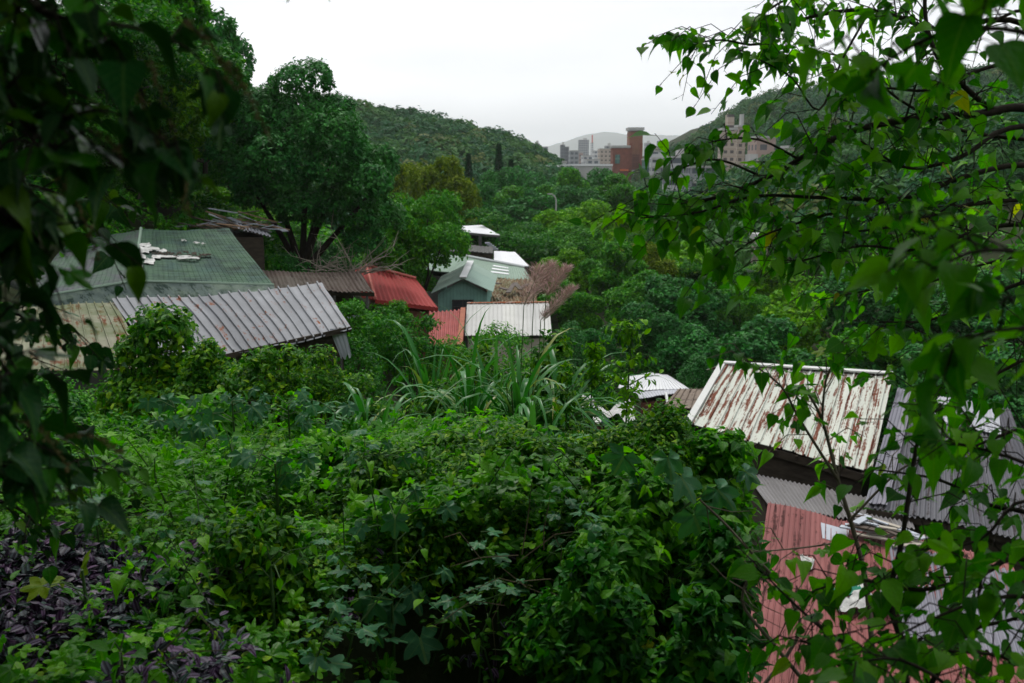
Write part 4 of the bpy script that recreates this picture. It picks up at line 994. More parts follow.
for a in [
 ('s2', 412, 193, 50, .8, 'layered mid green tree leaning over the red hipped roof', None),
 ('r1', 392, 222, 47, .7, 'dense small tree between the red roof and the layered tree', None),
 ('o1', 442, 150, 100, 1.15, 'yellowish olive tree with pale flower heads behind the layered tree', None),
 ('o1', 404, 158, 108, .9, 'olive tree half hidden by the big dark tree', None),
 ('d1', 470, 176, 118, .9, 'dark tree between the olive tree and the street lamp', GB),
 ('f1', 482, 208, 92, 1.3, 'grey green bushy tree right behind the white canopy', None),
 ('f1', 505, 214, 84, 1.4, 'grey green bushy tree right of the white canopy', None),
 ('d2', 503, 168, 150, 1.2, 'dark tree under the long grey houses', GB), ('d1', 525, 171, 158, 1.2, 'dark tree in front of the flat white hall', GB),
 ('d2', 545, 173, 165, 1.1, 'dark tree in front of the blue grey hall', GB), ('r1', 563, 172, 150, 1.1, 'dark tree directly behind the street lamp head', GB),
 ('d1', 583, 170, 160, 1.2, 'dark tree in front of the long white hall', GB), ('d2', 604, 169, 165, 1.2, 'dark tree in front of the brick wing', GB),
 ('r2', 493, 186, 135, 1.3, 'lower dark tree in the second row under the grey houses', GB), ('d1', 522, 190, 128, 1.3, 'lower dark tree left of the street lamp pole', GB),
 ('d2', 575, 186, 138, 1.2, 'lower dark tree right of the street lamp pole', GB), ('r1', 625, 178, 150, 1.2, 'tree below the tall brick tower', GB),
 ('d1', 648, 184, 158, 1.2, 'tree below the white apartment block', GB), ('r2', 676, 192, 140, 1.2, 'tree below the banded block behind the leaves', GB),
 ('f1', 716, 202, 138, 1.3, 'greyish tree below the tan apartment tower', GB), ('d2', 752, 196, 150, 1.3, 'tree below the small pinkish block', GB),
 ('f1', 800, 200, 130, 1.4, 'grey green tree below the blank beige tower', GB), ('r1', 846, 190, 130, 1.3, 'tree at the foot of the wooded hill, right of the beige tower', GB),
 ('b1', 560, 206, 108, 1.2, 'bright leaved tree at the foot of the street lamp', GV), ('b2', 597, 204, 112, 1.2, 'bright leaved tree with loose sprays, second right of the lamp', GV),
 ('b1', 632, 206, 104, 1.1, 'bright tree behind the lowest mulberry spray', GV), ('r2', 540, 226, 92, 1.1, 'mid green tree right of the bushy pair by the canopy', GV),
 ('s1', 588, 222, 84, 1.25, 'broad feathery crown in flat layers at the middle of the valley', GV), ('f1', 660, 216, 92, 1.2, 'pale feathery tree behind the mulberry leaves', GV),
 ('b2', 560, 252, 76, 1.0, 'bright tree between the reddish plumes and the feathery crown', GV), ('r1', 612, 246, 70, 1.0, 'glossy mid green tree right below the broad feathery crown', GV),
 ('o1', 640, 238, 74, 1.0, 'olive tinged tree right of the broad feathery crown', GV), ('b1', 690, 236, 78, 1.1, 'bright green tree left of the beige hut', GV),
 ('f1', 725, 246, 76, 1.2, 'pale shrubby tree just left of the beige hut', GV), ('b2', 780, 262, 74, 1.2, 'light green tree covering the foot of the beige hut', GV),
 ('s1', 828, 236, 84, 1.2, 'feathery tree right of the beige hut', GV), ('r2', 880, 226, 88, 1.3, 'dim tree behind the thick mulberry limb', GV),
 ('d2', 935, 220, 80, 1.3, 'dark tree behind the blurred mulberry leaves', GV), ('d1', 990, 212, 78, 1.4, 'dark tree at the right edge of the valley', GV),
 ('r1', 575, 285, 62, 1.0, 'tree with reddish new leaves beside the white ribbed roof', GV), ('r2', 640, 272, 60, 1.0, 'rounded tree in the middle of the valley thicket', GV),
 ('d1', 690, 268, 58, 1.1, 'blue green tree whose crown overlaps the mulberry spray', GV), ('s1', 740, 280, 60, 1.1, 'layered tree above the rusty cream roof', GV),
 ('b1', 792, 286, 58, 1.0, 'creeper covered light green tree above the cream roof ridge', GV), ('d2', 850, 272, 60, 1.2, 'dark tree above the right end of the cream roof', GV),
 ('d1', 925, 278, 56, 1.3, 'dark tree above the grey corrugated roof', GV), ('d2', 1000, 270, 52, 1.4, 'dark tree at the right edge above the grey roof', GV),
 ('d1', 590, 322, 52, .9, 'dark tree right of the white ribbed roof', GV), ('d2', 650, 306, 52, 1.1, 'blue green tree above the small white hipped roof', GV),
 ('d1', 700, 322, 49, 1.1, 'blue green tree between the white hipped roof and the cream roof', GV), ('d2', 762, 322, 42, 1.1, 'dark tree immediately behind the cream roof ridge', GV),
 ('r1', 845, 332, 40, 1.1, 'mid green tree behind the right end of the cream roof ridge', GV), ('d1', 905, 340, 39, 1.0, 'dark tree behind the gap between cream and grey roofs', GV),
 ('d2', 970, 345, 38, 1.3, 'dark tree behind the grey corrugated roof ridge', GV), ('f1', 600, 352, 47, .7, 'low tree against the left side of the small white hipped roof', GV),
 ('f1', 668, 352, 50, 1.2, 'low blue green tree touching the small white hipped roof', GV),
]: put(a[0], a[1], a[2], a[3], a[4], a[5], a[6])

# the big dark round tree
rng = np.random.default_rng(77)
tb = at(303, 262, 43); tb.z = float(H(tb.x, tb.y)); top = at(320, 72, 43)
hh = top.z - tb.z; cz = hh * .65
rt = thing('round_crowned_tree', tb, 'big dark evergreen with a dense round crown and a forked trunk', 'tree')
lob = []
for i in range(46):
    d = rdir(rng, 1)[0]; f = rng.uniform(.62, .86)
    lob.append(((.35 + d[0] * 3.9 * f, d[1] * 3.6 * f, cz + d[2] * hh * .385 * f + (.5 if abs(d[0]) < .4 else 0)), (rng.uniform(.75, 1.2),) * 2 + (rng.uniform(.6, .95),)))
lob += [((2.6 + rng.normal(0, .6), rng.normal(0, 1), cz - 2.0 + rng.normal(0, .8)), (1.0, 1.0, .9)) for _ in range(9)]
lob.append(((.3, 0, cz + .2), (2.6, 2.4, hh * .26)))
P, D = lobe_twigs(rng, lob, 5200, -.6)
o = mesh('crown', twig_leaves(rng, P, D, 10, .22, .18, 'tiny', .35), ML['dark']); o.parent = rt
fork = np.array([-.05, 0, hh * .14])
tr_ = tube([(0, 0, -1), (0, 0, 0), (-.05, 0, hh * .08), fork], [.5, .4, .33, .3], 10)
for e_ in [(-1.9, .3, .46), (-1.1, -.5, .55), (.25, .3, .6), (1.5, -.3, .52), (.9, .6, .5), (2.5, .2, .42)]:
    e_ = np.array([e_[0], e_[1], e_[2] * hh]); m_ = fork * .5 + e_ * .5 + np.array([e_[0] * -.1, 0, -.35])
    tr_ += tube([fork - (0, 0, .15), m_, e_, e_ + (e_[0] * .35, 0, 1.1)], [.17, .13, .08, .03], 7)
o = mesh('trunk', tr_, M['bark_dark'], smooth=True); o.parent = rt

# two conifers and a third low one
def conifer(px, pyt, Y, w_, label):
    p = at(px, pyt, Y); g = float(H(p.x, p.y)); h = p.z - g; rng = np.random.default_rng(int(px)); rt = thing('conifer', (p.x, p.y, g), label, 'conifer', 'conifers before the wooded hill')
    n = 2600; t = rng.random(n) ** .8; an = rng.uniform(0, 6.28, n); r = 1.25 * w_ * (1 - t) ** .95 * rng.uniform(.5, 1.05, n) * (1 + .15 * np.sin(t * 60))
    P = np.stack([r * np.cos(an), r * np.sin(an), h * (.06 + .94 * t)], 1); A = np.stack([np.cos(an), np.sin(an), np.full(n, .5)], 1)
    o = mesh('crown', leaves(T['quad'], P, A, rng.normal(0, .4, (n, 3)) + (0, 0, 1), .5, rng.random(n)), ML['conifer']); o.parent = rt
    o = mesh('trunk', tube([(0, 0, -.5), (0, 0, h * .9)], [.3, .05], 6), M['bark_dark']); o.parent = rt
conifer(499, 144, 186, 1.5, 'tall pointed conifer in front of the wooded hill'); conifer(468.5, 154, 184, 1.2, 'slimmer pointed conifer beside the yellowish olive tree'); conifer(511, 160, 182, 1.0, 'short conifer beside the white house')

# bare grey brushwood right of the big trunk
rng = np.random.default_rng(31)
def deadbush(px, py, Y, n, s, label, mt='deadwood'):
    p = at(px, py, Y); g = float(H(p.x, p.y)); rt = thing('bare_bush', (p.x, p.y, g), label, 'bush'); cs = []; cs2 = []
    hz = p.z - g
    for i in range(n):
        a = rng.uniform(-2.6, .6); e = rng.uniform(.1, 1.1); d = np.array([math.cos(a) * math.cos(e), math.sin(a) * math.cos(e) * .6, math.sin(e)])
        st = np.array([rng.normal(0, .2), rng.normal(0, .2), max(0, hz - .5) if i % 2 else 0]); L = s * rng.uniform(.6, 1.3)
        pts = [st + d * L * t + np.array([0, 0, -.12 * L * t * t]) + rng.normal(0, .05, 3) * t for t in np.linspace(0, 1, 5)]
        cs = tube(pts, np.linspace(.03, .008, 5), 4); cs2 = []
        for j in range(5):
            q0 = pts[1 + j % 4]; dd = nrm(d + rng.normal(0, .6, 3)); cs2 += tube([q0, q0 + dd * L * .22, q0 + dd * L * .42 + (0, 0, -.05)], [.014, .009, .004], 3)
        o = mesh('branch', cs + cs2, M[mt]); o.parent = rt
deadbush(352, 262, 39.5, 34, 2.0, 'tangle of bare grey branches between the big dark trunk and red roof')
deadbush(322, 258, 40, 16, 1.4, 'smaller spray of bare twigs beside the big dark trunk')

# shrubs round the roofs
def shrub(px, pyt, Y, wdt, hgt, label, mats='mid', tpl='tiny', size=.1, ntw=700, k=7, nl=9, cat='shrub', name='shrub', group=None, L=.3, droop=.3, seed=None, flat=.8, base_z=None, stems=True, up=.8):
    rng = np.random.default_rng(seed or int(px * 7 + pyt)); p = at(px, pyt, Y); g = float(H(p.x, p.y)); top = p.z - g
    zb = top - hgt if base_z is None else base_z; zb = max(zb, -.1)
    lob = []
    for i in range(nl):
        a = rng.uniform(0, 6.28); f = rng.uniform(.2, .75); t = rng.uniform(.1, .85)
        lr = wdt * rng.uniform(.16, .26) * (1.1 - .45 * t); lob.append(((math.cos(a) * wdt * .5 * f * (1 - .5 * t), math.sin(a) * wdt * .42 * f * (1 - .5 * t), zb + t * (top - zb)), (lr, lr, lr * flat)))
    lob.append(((0, 0, top - wdt * .14), (wdt * .14,) * 3)); lob.append(((0, 0, (zb + top) / 2), (wdt * .3, wdt * .26, max((top - zb) * .35, .1))))
    P, D = lobe_twigs(rng, lob, ntw, -.5); rt = thing(name, (p.x, p.y, g), label, cat, group)
    o = mesh('foliage', twig_leaves(rng, P, D, k, L, size, tpl, droop, up), ML[mats]); o.parent = rt
    if stems:
        st = []
        for i in range(min(9, nl)): c = np.array(lob[i][0]); st += tube([(rng.normal(0, .06), rng.normal(0, .06), -.2), c * np.array([.5, .5, .55]), c], [.03, .02, .008], 5)
        o = mesh('stem', st, M['bark']); o.parent = rt
    return rt
GR = 'shrubs between the roofs'
for a in [
 (262, 238, 39.5, 2.6, 2.4, 'ferny undergrowth shrub below the collapsed hut', 'fern', GR), (290, 252, 40.5, 2.4, 2.0, 'dark shrub at the foot of the big dark trunk', 'dark', GR),
 (250, 205, 47, 5, 3, 'light green grassy shrub on the slope above the collapsed hut', 'bright', GR), (285, 218, 46, 3.2, 2.4, 'shrub on the slope left of the big dark trunk', 'mid', GR),
 (195, 214, 42, 3.4, 2.0, 'shrub just behind the ridge of the green roof', 'mid', GR), (330, 240, 46, 3.5, 3, 'shrub behind the bare grey branches', 'dark', GR),
 (355, 300, 30, 2.2, 1.6, 'shrub at the right end of the grey corrugated shed roof', 'mid', GR), (374, 303, 33, 3.0, 2.4, 'creeper mound below the red hipped roof', 'fern', GR),
 (350, 333, 23, 2.6, 2.2, 'small leaved mound below the hanging pale cloth', 'fern', GR), (408, 313, 29, 3.4, 2.4, 'small leaved mound in front of the faded red roof', 'fern', GR),
 (395, 300, 37, 1.6, 1.4, 'little climber rising against the red hipped roof', 'mid', GR), (572, 320, 40, 2.6, 2.6, 'dark shrub right of the white ribbed roof', 'dark', GR),
 (572, 352, 40, 2.8, 2.6, 'dark shrub behind the yellow tipped sapling', 'dark', GR), (608, 384, 38, 1.5, 1.6, 'shrub with tiny pale leaves at the small white roof', 'fern', GR),
 (560, 372, 26, 3.2, 3.0, 'dark shrub behind the grass blades on the right', 'mid', GR), (700, 352, 44, 4, 3, 'dark shrub behind the plank roof', 'dark', GR),
 (505, 331, 30, 4.2, 2.6, 'shrub in front of the white ribbed roof', 'mid', GR), (448, 336, 30, 3.0, 2.4, 'shrub in front of the faded red roof edge', 'mid', GR),
 (530, 415, 24, 3.0, 2.5, 'shrub left of the dull red hut roof', 'mid', GR), (690, 455, 20, 3.0, 2.5, 'shrub hiding the lower left corner of the cream roof', 'mid', GR),
 (60, 372, 17, 3.2, 2.0, 'shrub under the moss stained roof edge', 'mid', GR), (300, 352, 18.5, 2.4, 1.6, 'bright creeper shrub below the right end of the grey shed roof', 'vine', GR),
]: shrub(a[0], a[1], a[2], a[3], a[4], a[5], a[6], group=a[7], size=.12 if a[2] > 28 else .085, ntw=520 if a[3] < 3.5 else 900)
# ------------------------------------------------------------------ near slope: undergrowth (uncountable) over the ground
def scatter_cover(name, seed, n, xr, yr, cond, tpl, mat, size, hgt, label, tw=6, L=.16, up=1.0, droop=.2, clump=1.3, kind='stuff', parent=None, face=.25):
    rng = np.random.default_rng(seed); x = rng.uniform(*xr, n * 6); y = rng.uniform(*yr, n * 6)
    pr = np.clip(fbm(x * clump, y * clump, seed, 3) * 2.2 + .5, .03, 1); ok = cond(x, y) & (rng.random(len(x)) < pr); x = x[ok][:n]; y = y[ok][:n]
    hm = hgt * (.55 + .9 * np.clip(fbm(x * clump * .8, y * clump * .8, seed + 7, 3) + .5, 0, 1.2)); z = H(x, y) + hm * rng.uniform(.45, 1.0, len(x)) ** .6
    e = .08; sx = (H(x + e, y) - H(x - e, y)) / (2 * e); sy = (H(x, y + e) - H(x, y - e)) / (2 * e)
    D = nrm(np.stack([-sx, -sy, np.ones(len(x))], 1) + rng.normal(0, .45, (len(x), 3)))
    o = mesh(name, twig_leaves(rng, np.stack([x, y, z], 1), D, tw, L, size, tpl, droop, up, face=face), ML[mat])
    return tag(o, label, name.replace('_', ' '), kind=kind)
fan = lambda x, y, a=.62: (np.abs(x) < a * y + .8)
def px_of(x, y): return x / y * FPX + 512
_hr = np.random.default_rng(2)
nearL = lambda x, y: fan(x, y) & (x < .35 + .13 * y) & ~((x > -.85) & (y < 4.95) & (_hr.random(len(x)) < .72))   # a bare shady hollow under the bank
# broad cover of the whole slope, small leaves
scatter_cover('undergrowth', 21, 19000, (-9, 2.2), (2.2, 10.5), nearL, 'ovate', 'vine', .038, .26, 'low tangle of small vine leaves covering the near slope', 6, .14)
scatter_cover('undergrowth', 22, 9000, (-13, 4), (9, 24), lambda x, y: fan(x, y) & (x < .1 * y + 1.0), 'tiny', 'fern', .085, .6, 'fine leaved undergrowth between the near slope and the corrugated shed', 6, .25)
scatter_cover('undergrowth', 23, 5200, (-2.2, 1.6), (4.8, 7.6), lambda x, y: (px_of(x, y) > 330) & (x < .3 + .14 * y), 'ovate', 'vine', .04, .34, 'bright green vine leaves mantling the top of the near bank', 8, .15)
scatter_cover('undergrowth', 29, 2600, (-6, 2), (3, 9.5), nearL, 'three', 'mulb', .07, .38, 'larger broad leaves pushing up through the vine tangle', 4, .14)
scatter_cover('undergrowth', 30, 2600, (-6, 2), (3, 9.5), nearL, 'lance', 'seed', .07, .4, 'light narrow leaves pushing up through the vine tangle', 5, .14)
scatter_cover('undergrowth', 24, 6500, (-2, 12), (3, 24), lambda x, y: fan(x, y) & (x > .35 + .13 * y), 'tiny', 'fern', .09, .5, 'dim undergrowth below the bank beside the faded red roof', 6, .25)
scatter_cover('purple_groundcover', 25, 1500, (-3.4, -.35), (3.0, 4.95), lambda x, y: (px_of(x, y) < 235 + 45 * np.sin(y * 7)) & (y < 4.7) & (px_of(x, y) > -40), 'oval', 'purp', .06, .3, 'trailing plant with silver striped purple leaves filling the shady corner', 6, .08, .9, .25, 1.0)
scatter_cover('purple_groundcover', 26, 160, (-.9, .3), (3.6, 5.0), lambda x, y: (px_of(x, y) > 330) & (px_of(x, y) < 520), 'oval', 'purp', .055, .25, 'few trailing purple leaves scattered on the shaded bank', 6, .07)

scatter_cover('undergrowth', 27, 9000, (-22, 34), (22, 62), lambda x, y: fan(x, y), 'quad', 'fern', .24, 1.3, 'bushy cover of the valley floor between the roofs and trees', 7, .3, clump=.5)
scatter_cover('undergrowth', 28, 8000, (-60, 90), (60, 165), lambda x, y: fan(x, y), 'quad', 'mid', .42, 2.2, 'scrub under the farther valley trees', 7, .5, clump=.3)
scatter_cover('undergrowth', 31, 9000, (-34, -7), (33, 62), lambda x, y: fan(x, y) & (x < -.17 * y), 'quad', 'mid', .2, .8, 'leafy cover on the steep slope behind the green roofed house', 7, .3, clump=.6)
# ------------------------------------------------------------------ grass clumps
def blade(p0, d, L, w_, droop, r, m=0, n=9):
    """long arching blade"""
    pts = []; t = np.linspace(0, 1, n); d = nrm(np.array(d, float)); p = np.array(p0, float); v = d.copy(); out = []
    for i in range(n): out.append(p.copy()); p = p + v * L / (n - 1); v = nrm(v + np.array([0, 0, -droop / (n - 1)]) * (1 + 1.5 * t[i]))
    out = np.array(out); tg = nrm(np.gradient(out, axis=0)); side = nrm(np.cross(tg, np.array([0, 0, 1.0]) + d * .01)); up = np.cross(side, tg)
    wd = w_ * np.clip(np.minimum(t * 5 + .45, (1 - t) * 2.2), .02, 1)
    V = []; UV = []
    for i in range(n): V += [out[i] - side[i] * wd[i] + up[i] * wd[i] * .35, out[i], out[i] + side[i] * wd[i] + up[i] * wd[i] * .35]; UV += [(0, t[i]), (.5, t[i]), (1, t[i])]
    F = [(i * 3 + j, i * 3 + j + 1, i * 3 + j + 4, i * 3 + j + 3) for i in range(n - 1) for j in range(2)]
    return ch(V, F, UV, r, m)
def merge(cs):
    off = 0; V = []; F = []; U = []; R = []
    for c in cs: V.append(c['v']); F.append(c['f'] + off); U.append(c['uv']); R.append(c['r']); off += len(c['v'])
    return ch(np.concatenate(V), np.concatenate(F), np.concatenate(U), np.concatenate(R))
GG = 'tall grass clumps on the bank'
def grass(px, py, Y, n, L, label, w_=.012, seed=1, lean=(0, 0), spread=.9, group=GG, plumes=0, stiff=.5):
    rng = np.random.default_rng(seed); p = at(px, py, Y); g = float(H(p.x, p.y)); zb = min(p.z - g, 3); rt = thing('grass_clump', (p.x, p.y, g), label, 'grass', group); bl = []
    zb = max(zb, 0)
    for i in range(n):
        a = rng.uniform(0, 6.28); s = rng.uniform(.1, spread); d = (math.cos(a) * s + lean[0], math.sin(a) * s + lean[1], 1); r0 = rng.uniform(0, .12)
        bl.append(blade((math.cos(a) * r0, math.sin(a) * r0, zb * rng.uniform(.45, 1)), d, L * rng.uniform(.65, 1.35), w_ * rng.uniform(.8, 2.0), rng.uniform(1.0, 3.2) * stiff * 2, rng.random()))
    o = mesh('blades', merge(bl), ML['grass'], smooth=True); o.parent = rt
    cs = []
    for i in range(max(3, n // 8)): q = (rng.normal(0, .08), rng.normal(0, .08), zb * .9 + L * .3); cs += tube([(rng.normal(0, .05), rng.normal(0, .05), -.2), (q[0] * .5, q[1] * .5, zb * .5), q], [.009, .008, .004], 5)
    o = mesh('stem', cs, M['stem']); o.parent = rt
    return rt
grass(470, 402, 9.0, 44, .95, 'dense clump of long arching grass blades left of centre on the bank', .014, 1)
grass(520, 402, 8.6, 56, 1.0, 'largest clump of arching grass in front of the white ribbed roof', .015, 2)
grass(560, 408, 8.8, 44, .95, 'grass clump leaning right towards the white tarpaulin', .014, 3, (.35, 0))
grass(495, 405, 9.6, 26, 1.0, 'upright grass clump rising before the white ribbed roof', .012, 4, (0, 0), .45, stiff=.3)
grass(432, 405, 10.2, 26, 1.1, 'upright pale grass before the faded red roof', .016, 5, (.05, 0), .4, stiff=.3)
grass(365, 425, 9.4, 20, .75, 'small grass clump with pale arching blades standing apart on the left', .014, 6, (-.1, 0), .8)
grass(386, 440, 9.0, 16, .7, 'small grass clump right beside the one standing apart', .014, 7, (.3, -.2), .8)
grass(540, 470, 6.6, 22, .8, 'grass clump hanging over the bright vines in the middle', .014, 8, (.3, -.3), .9)
grass(586, 440, 8.2, 14, .7, 'thin grass clump nearest the white tarpaulin', .011, 9, (.2, 0), .9)

# reddish plumes on tall stalks
rng = np.random.default_rng(41)
def plume(px, py, Y, L, w_, lean, label):
    p = at(px, py, Y); g = float(H(p.x, p.y)); rt = thing('plume_grass', (p.x, p.y, g), label, 'plume grass', 'reddish grass plumes'); hz = p.z - g
    top = np.array([lean * .6, 0, hz]); b0 = np.array([0, 0, hz - L])
    o = mesh('stalk', tube([(-.1, 0, -.1), b0, top], [.007, .004, .002], 5), M['stem']); o.parent = rt
    n = 1000; t = rng.random(n); c = b0 + (top - b0) * t[:, None]; wd = w_ * np.sin(np.clip(t * .9 + .1, 0, 1) * math.pi) ** .6
    a = rng.uniform(0, 6.28, n); d = np.stack([np.cos(a), np.sin(a), np.full(n, .9)], 1) + np.array([lean * 1.4, 0, 0])
    P = c + nrm(d) * (wd * rng.random(n))[:, None] + rng.normal(0, .012, (n, 3))
    o = mesh('plume', leaves(T['hair'], P, d + rng.normal(0, .3, d.shape), rng.normal(0, 1, (n, 3)), .055 * rng.uniform(.6, 1.5, n), rng.random(n)), M['plume']); o.parent = rt
plume(524, 268, 9.4, .36, .12, .25, 'fullest reddish grass plume in front of the patched brown roof')
plume(534, 264, 9.8, .32, .09, .3, 'taller reddish plume rising behind the fullest one')
plume(546, 268, 9.6, .28, .08, .35, 'short curved reddish plume right of the fullest one')
plume(541, 288, 9.2, .3, .07, .5, 'reddish plume drooping to the right')

# ------------------------------------------------------------------ bushes of the near slope
GN = 'bushes on the near slope'
def bush(*a, **k):
    k.setdefault('group', GN); return shrub(*a, **k)
bush(152, 302, 13.5, 2.15, 1.9, 'rounded bright bush standing against the corrugated shed roof', 'vine', 'oval', .1, 620, 8, 12, L=.22, droop=.35, name='bush', cat='bush')
bush(208, 338, 12.6, 1.5, 1.2, 'creeper mound right of the rounded bush', 'vine', 'ovate', .075, 620, 7, 8, L=.18, name='bush', cat='bush')
bush(262, 344, 12.0, 1.8, 1.3, 'yellow green creeper mound below the middle of the grey shed roof', 'vine', 'ovate', .07, 620, 7, 8, L=.18, name='bush', cat='bush')
bush(322, 343, 12.8, 1.6, 1.5, 'creeper mound below the right end of the grey shed roof', 'vine', 'ovate', .065, 620, 7, 8, L=.18, name='bush', cat='bush')
bush(60, 392, 11, 1.9, 1.2, 'dim bush behind the overhanging dark branch', 'fern', 'ovate', .08, 560, 7, 8, L=.2, name='bush', cat='bush')
bush(482, 335, 10.5, 1.2, 1.5, 'small upright shrub in front of the white ribbed roof', 'vine', 'oval', .055, 380, 7, 8, L=.16, name='bush', cat='bush')
bush(556, 328, 9.8, 1.2, 1.7, 'dense bush below the reddish plumes', 'vine', 'ovate', .065, 620, 7, 10, L=.18, name='bush', cat='bush')
bush(520, 385, 9.0, 1.6, 1.2, 'dark bush behind the largest grass clump', 'mid', 'ovate', .07, 620, 7, 10, L=.18, name='bush', cat='bush')
bush(438, 378, 9.6, 1.4, 1.1, 'bush behind the left grass clump', 'vine', 'ovate', .065, 560, 7, 9, L=.18, name='bush', cat='bush')
bush(375, 395, 10.0, 1.5, 1.0, 'low bush between the small grass clump and faded red roof', 'vine', 'ovate', .06, 560, 7, 9, L=.16, name='bush', cat='bush')
bush(548, 440, 7.0, .9, .8, 'vine covered bush below the right hand grass', 'vine', 'ovate', .06, 520, 7, 9, L=.16, name='bush', cat='bush')
bush(672, 448, 6.0, .8, 1.3, 'dense bush between the white tarpaulin and the cream roof', 'mulb', 'ovate', .075, 620, 7, 12, L=.2, name='bush', cat='bush')
bush(710, 432, 5.6, .9, 1.7, 'tall leafy bush overlapping the left edge of the cream roof', 'mulb', 'ovate', .075, 480, 7, 11, L=.2, name='bush', cat='bush')
bush(640, 472, 5.0, 1.1, 1.2, 'dark bush behind the grey green lobed leaves', 'mulb', 'ovate', .07, 480, 7, 10, L=.18, name='bush', cat='bush')
bush(720, 515, 4.6, .75, 1.3, 'dark bush beside the upper part of the faded red roof', 'fern', 'ovate', .07, 420, 7, 10, L=.18, name='bush', cat='bush')
bush(700, 590, 3.9, .8, 1.1, 'dark leafy bush at the foot of the bank by the red roof', 'fern', 'ovate', .065, 480, 7, 10, L=.18, name='bush', cat='bush')
bush(590, 540, 4.2, 1.0, .9, 'dark vines hanging below the grey green lobed leaves', 'fern', 'ovate', .055, 520, 7, 9, L=.16, name='bush', cat='bush')
bush(480, 432, 6.6, 1.5, .8, 'yellow green vine mound in the middle of the bank', 'vine', 'ovate', .055, 760, 7, 10, L=.15, name='bush', cat='bush')
bush(400, 452, 6.0, 1.3, .8, 'vine mound left of the bright middle one', 'vine', 'ovate', .05, 560, 7, 10, L=.14, name='bush', cat='bush')
bush(250, 505, 4.6, .9, .7, 'small bright leaved bush above the striped purple leaves', 'vine', 'ovate', .05, 420, 7, 9, L=.14, name='bush', cat='bush')
bush(205, 392, 8.4, 1.5, 1.2, 'broad leaved bush behind the upper row of lobed leaves', 'mulb', 'ovate', .095, 330, 6, 10, L=.22, name='bush', cat='bush')
bush(292, 388, 8.9, 1.4, 1.2, 'broad leaved bush left of the small grass clump', 'mulb', 'ovate', .09, 300, 6, 10, L=.22, name='bush', cat='bush')
bush(330, 440, 6.8, 1.1, .9, 'dark fine leaved bush in the middle of the tangle', 'fern', 'three', .08, 320, 6, 9, L=.2, name='bush', cat='bush')
bush(450, 478, 5.4, .9, .8, 'broad leaved bush on the brow of the bank', 'mulb', 'ovate', .085, 260, 6, 9, L=.2, name='bush', cat='bush')
bush(560, 458, 5.8, .9, .8, 'light leaved bush on the brow of the bank below the grass', 'seed', 'lance', .09, 240, 6, 9, L=.2, name='bush', cat='bush')
bush(120, 425, 8.5, 1.6, 1.0, 'dark bush left of the upper row of lobed leaves', 'fern', 'ovate', .07, 520, 7, 9, L=.18, name='bush', cat='bush')

# ------------------------------------------------------------------ plants with separate big leaves
def snapY(px, py, h, y0=1.6, y1=16):
    prev = None
    for Y in np.arange(y0, y1, .04):
        p = at(px, py, Y)
        if p.z - float(H(p.x, p.y)) <= h: return Y
    return None
def leafy(px, py, Y, leafs, label, mat='lobed', tpl='five', name='lobed_leaf_plant', cat='plant', group=None, seed=0, stem_r=.008, splay=.3, hang=.35, height=None, face=(0, -.3, .95), lean=0):
    """a stem on the ground with long petioles each carrying one big leaf; leafs: list of (dx px, dy px, size, heading deg)"""
    rng = np.random.default_rng(seed + int(px)); Yn = snapY(px, py, .46); k_ = 1.0
    if Yn and .5 < Yn / Y < 1.9: k_ = (Yn / Y); Y = Yn
    p = at(px, py, Y); g = float(H(p.x, p.y)); rt = thing(name, (p.x, p.y, g), label, cat, group); hz = p.z - g
    st = tube([(lean, 0, -.15), (lean * .5, .02, hz * .5), (0, 0, hz * .98)], [stem_r * 1.5, stem_r * 1.2, stem_r * .7], 7); o = mesh('stem', st, M['stem'] if mat != 'mulb' else M['bark'], smooth=True); o.parent = rt
    P = []; A = []; Nn = []; S = []; R = []; pt = []
    for (dx, dy, s, hd) in leafs:
        q = at(px + dx, py + dy, Y + rng.normal(0, .12)) - Vector((p.x, p.y, g)); q = np.array(q); root = np.array([0, 0, max(0, min(hz, q[2] - .02 - abs(dx) * .0008))])
        a = math.radians(hd); A_ = nrm(np.array([math.sin(a), -.45 + rng.normal(0, .15), math.cos(a) * .55 - hang])); P.append(q); A.append(A_)
        Nn.append(np.array(face) + rng.normal(0, .18, 3)); S.append(s * k_ * rng.uniform(.92, 1.08)); R.append(np.clip(rng.normal(.45, .25), 0, .9))
        pt += tube([root, (root + q) / 2 + (0, 0, .03), q + (0, 0, -.004)], [.004, .003, .002], 5)
    o = mesh('petioles', pt, M['stem']); o.parent = rt
    o = mesh('leaves', leaves(T[tpl], np.array(P), np.array(A), np.array(Nn), np.array(S), np.array(R)), ML[mat], smooth=True); o.parent = rt
    return rt
GL = 'plants with grey green lobed leaves'
def many(rng, n, wx, wy, s0, s1):
    return [(rng.uniform(-wx, wx), rng.uniform(-wy, wy), rng.uniform(s0, s1), rng.uniform(110, 250)) for _ in range(n)]
rg = np.random.default_rng(12)
leafy(392, 600, 3.0, [(-20, 0, .085, 200), (20, -8, .09, 150), (0, 10, .085, 180), (-52, 4, .06, 230), (28, 38, .085, 160), (-14, 34, .06, 200), (52, -30, .05, 120), (0, -30, .055, 170)], 'lobed leaf plant low at the front, left of the bottom centre', group=GL)
leafy(375, 690, 2.6, [(0, 0, .08, 180), (40, 6, .08, 150), (-40, 10, .07, 220)], 'lobed leaves cut by the bottom edge below the front plant', group=GL)
leafy(395, 520, 4.2, [(0, 0, .085, 180), (30, 5, .09, 150), (-34, 8, .08, 220), (52, -12, .07, 130), (-10, -20, .07, 190), (20, -30, .06, 160)], 'lobed leaf plant at the left shoulder of the bank', group=GL)
